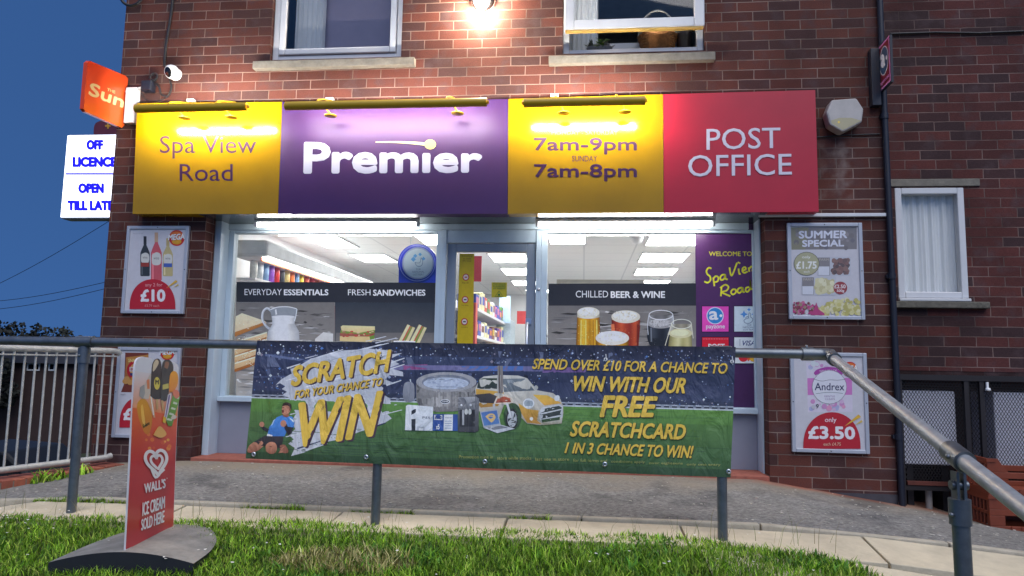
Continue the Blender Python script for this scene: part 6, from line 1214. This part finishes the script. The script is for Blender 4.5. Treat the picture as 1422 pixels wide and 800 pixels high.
for (a, b_), (c, d), lab in ((((-60,421),(150,308),0),)[0][:2]+('overhead wire running steeply up to the brick corner',), ((-60,422),(150,391),'middle overhead wire rising gently behind the railing'), ((-60,434),(150,400),'lowest overhead wire rising gently behind the railing')):
    p0, p1 = at(a,b_,14), at(c,d,12.5); pts = [p0.lerp(p1, t/12)-Vector((0,0,0.12*math.sin(math.pi*t/12))) for t in range(13)]
    p1b = p1+(p1-p0)*0.6; tag(MB().tube(pts+[p1b], 0.008, 5).build('overhead_wire', M_NAVY, None), lab, 'wire')

# ---------------------------------------------------------------- verge: grass, weeds, daisies
def grass(name, n, region, hlo, hhi, cols, w=(0.0016,0.0032), keep=None, clump=None):
    x0, x1, y0, y1 = region; V_ = []; cc_ = []
    X = rng.uniform(x0,x1,n*3); Y_ = rng.uniform(y0,y1,n*3); k = 0; F_ = 0
    for x, y in zip(X, Y_):
        if k >= n: break
        if keep and not keep(x, y): continue
        k += 1; nz = noise.noise((x*2.3,y*2.3,0)); nz2 = noise.noise((x*9,y*9,3))
        h = random.uniform(hlo,hhi)*(1+0.45*nz+0.35*nz2); a = random.uniform(0,6.283); l = random.uniform(0.2,1.25)*h; ww = random.uniform(*w); z = gz(x,y)-0.004+(0.015 if (x > 0.55 and y < -1.69) else 0)
        dx, dy = math.cos(a), math.sin(a); px, py = -dy*ww, dx*ww
        m1 = (x+dx*l*0.28, y+dy*l*0.28, z+h*0.55); m2 = (x+dx*l, y+dy*l, z+h*random.uniform(0.85,1))
        V_ += [(x-px,y-py,z),(x+px,y+py,z),(m1[0]+px*0.9,m1[1]+py*0.9,m1[2]),(m1[0]-px*0.9,m1[1]-py*0.9,m1[2]),m2]
        c = np.array(random.choice(cols)); c = c*(0.8+0.5*random.random())*(1+0.25*nz2); cc_.append(c)
    V_ = np.array(V_); nb = k
    me = bpy.data.meshes.new(name); base = np.arange(nb)*5
    me.vertices.add(nb*5); me.vertices.foreach_set('co', V_.ravel())
    li = np.stack([base,base+1,base+2,base+3,base+3,base+2,base+4],1).ravel(); me.loops.add(nb*7); me.loops.foreach_set('vertex_index', li)
    st = np.stack([np.arange(nb)*7,np.arange(nb)*7+4],1).ravel(); me.polygons.add(nb*2); me.polygons.foreach_set('loop_start', st); me.polygons.foreach_set('loop_total', np.tile([4,3],nb))
    me.update(calc_edges=True); ca = me.color_attributes.new('ink','FLOAT_COLOR','CORNER')
    cl = np.array([lin(np.clip(c,0,255)) for c in cc_]); cl = np.hstack([cl,np.ones((nb,1))]); ca.data.foreach_set('color', np.repeat(cl,7,axis=0).ravel())
    me.materials.append(M_BLADE); o = bpy.data.objects.new(name, me); C.objects.link(o); return o
M_BLADE = art_mat('grass_blade', 0.55, 0.0, 0.3, var=0.02)
n_ = M_BLADE.node_tree; b_ = n_.nodes['Principled BSDF']; tr_ = n_.nodes.new('ShaderNodeBsdfTranslucent'); mx_ = n_.nodes.new('ShaderNodeMixShader'); mx_.inputs[0].default_value = 0.3
n_.links.new(b_.inputs['Base Color'].links[0].from_socket, tr_.inputs[0]); n_.links.new(b_.outputs[0], mx_.inputs[1]); n_.links.new(tr_.outputs[0], mx_.inputs[2]); n_.links.new(mx_.outputs[0], n_.nodes['Material Output'].inputs[0])
GC = [(112,150,36),(130,170,46),(86,126,30),(150,186,60),(64,102,26),(100,138,40),(160,178,78)]
def edge_y(x): return -1.525-0.035*max(0,-0.9-x)-0.33*max(0,x-0.55)+0.05*noise.noise((x*1.7,0,5))+0.03*noise.noise((x*6,0,9))
def kp(x, y):
    if y > edge_y(x): return False
    if x > 1.75: return False
    d = math.hypot((x+1.05)/0.30, (y+2.03)/0.13)
    return not (d < 1 and random.random() < 0.6)
tag(grass('grass', 135000, (-4.6,1.75,-3.3,-1.40), 0.016, 0.046, GC, (0.0013,0.0030), kp), 'green mown grass verge in front of the handrail', 'grass', kind='stuff')
tag(grass('dry_grass', 1300, (-1.5,-0.6,-2.3,-1.8), 0.02, 0.06, [(170,160,104),(150,138,84),(190,180,128),(120,120,60)], (0.0014,0.003), lambda x, y: math.hypot((x+1.05)/0.30,(y+2.03)/0.13) < 1.1), 'dry straw coloured patch in the green verge', 'grass', kind='stuff')
tag(grass('edging_weeds', 3800, (-4.2,1.6,-1.31,-1.22), 0.012, 0.04, GC, (0.002,0.004), lambda x, y: abs(y+1.292+0.004*math.sin(x*9)) < 0.022 and (noise.noise((x*1.6,0,2)) > (0.0 if x < -0.9 else 0.28))), 'weeds and grass growing in the joint along the path edging', 'weeds', kind='stuff')
tag(grass('kerb_weeds', 1500, (-4.1,-3.0,-1.7,-0.3), 0.03, 0.09, GC, (0.004,0.008), lambda x, y: 0.10 < (Vector((x,y,0))-ra).dot(nrm) < 0.19 and noise.noise((y*2.6,1,7)) > 0.02), 'leafy weeds along the foot of the brick kerb', 'weeds', kind='stuff')
tag(grass('tall_stems', 170, (-3.2,1.2,-1.62,-1.42), 0.09, 0.17, [(120,112,70),(96,110,56),(150,140,100)], (0.0006,0.0011), lambda x, y: True), 'thin dry seed stems rising over the front edge of the verge', 'grass', kind='stuff')
def clump(x, y): return noise.noise((x*1.9,y*2.6,11)) > 0.16 and kp(x, y)
tag(grass('clover', 6500, (-4.4,1.6,-2.7,-1.5), 0.022, 0.045, [(74,122,44),(92,140,52),(62,106,38),(110,152,66)], (0.004,0.0075), clump), 'patches of broad leaved clover among the verge grass', 'clover', kind='stuff')
m = MB()
for k in range(150):                     # daisy heads and petals lying in the turf
    x = random.choice((random.uniform(-3.3,-2.5),random.uniform(-3.2,1.1))); y = random.uniform(-2.3,-1.5); z = gz(x,y)+random.uniform(0.045,0.075); r_ = random.uniform(0.004,0.008)
    m.add([(x+r_*math.cos(a*1.047),y+r_*math.sin(a*1.047),z+random.uniform(-.002,.002)) for a in range(6)], [(0,1,2,3,4,5)])
tag(m.build('daisies', mat('white_petal', (216,214,204), 0.7), None, recalc=False), 'white daisy heads scattered through the verge', 'flowers', kind='stuff')
m = MB()
for k in range(420):                     # chippings and litter on the asphalt
    x = random.uniform(-3.6,3.2); y = random.uniform(-1.2,-0.03); r_ = random.uniform(0.003,0.011); z = gz(x,y)+0.0055; a0 = random.uniform(0,6)
    pts = [(x+r_*random.uniform(.5,1.2)*math.cos(a0+a*1.257),y+r_*random.uniform(.5,1.2)*math.sin(a0+a*1.257),z) for a in range(5)]; m.add(pts+[(p[0],p[1],p[2]+r_*0.35) for p in pts], [(5,6,7,8,9)]+[(a,(a+1)%5,5+(a+1)%5,5+a) for a in range(5)])
tag(m.build('chippings', mat('pale_chipping', (190,184,172), 0.8, var=0.2), None, recalc=False), 'pale chippings and crumbs scattered over the asphalt', 'litter', kind='stuff')
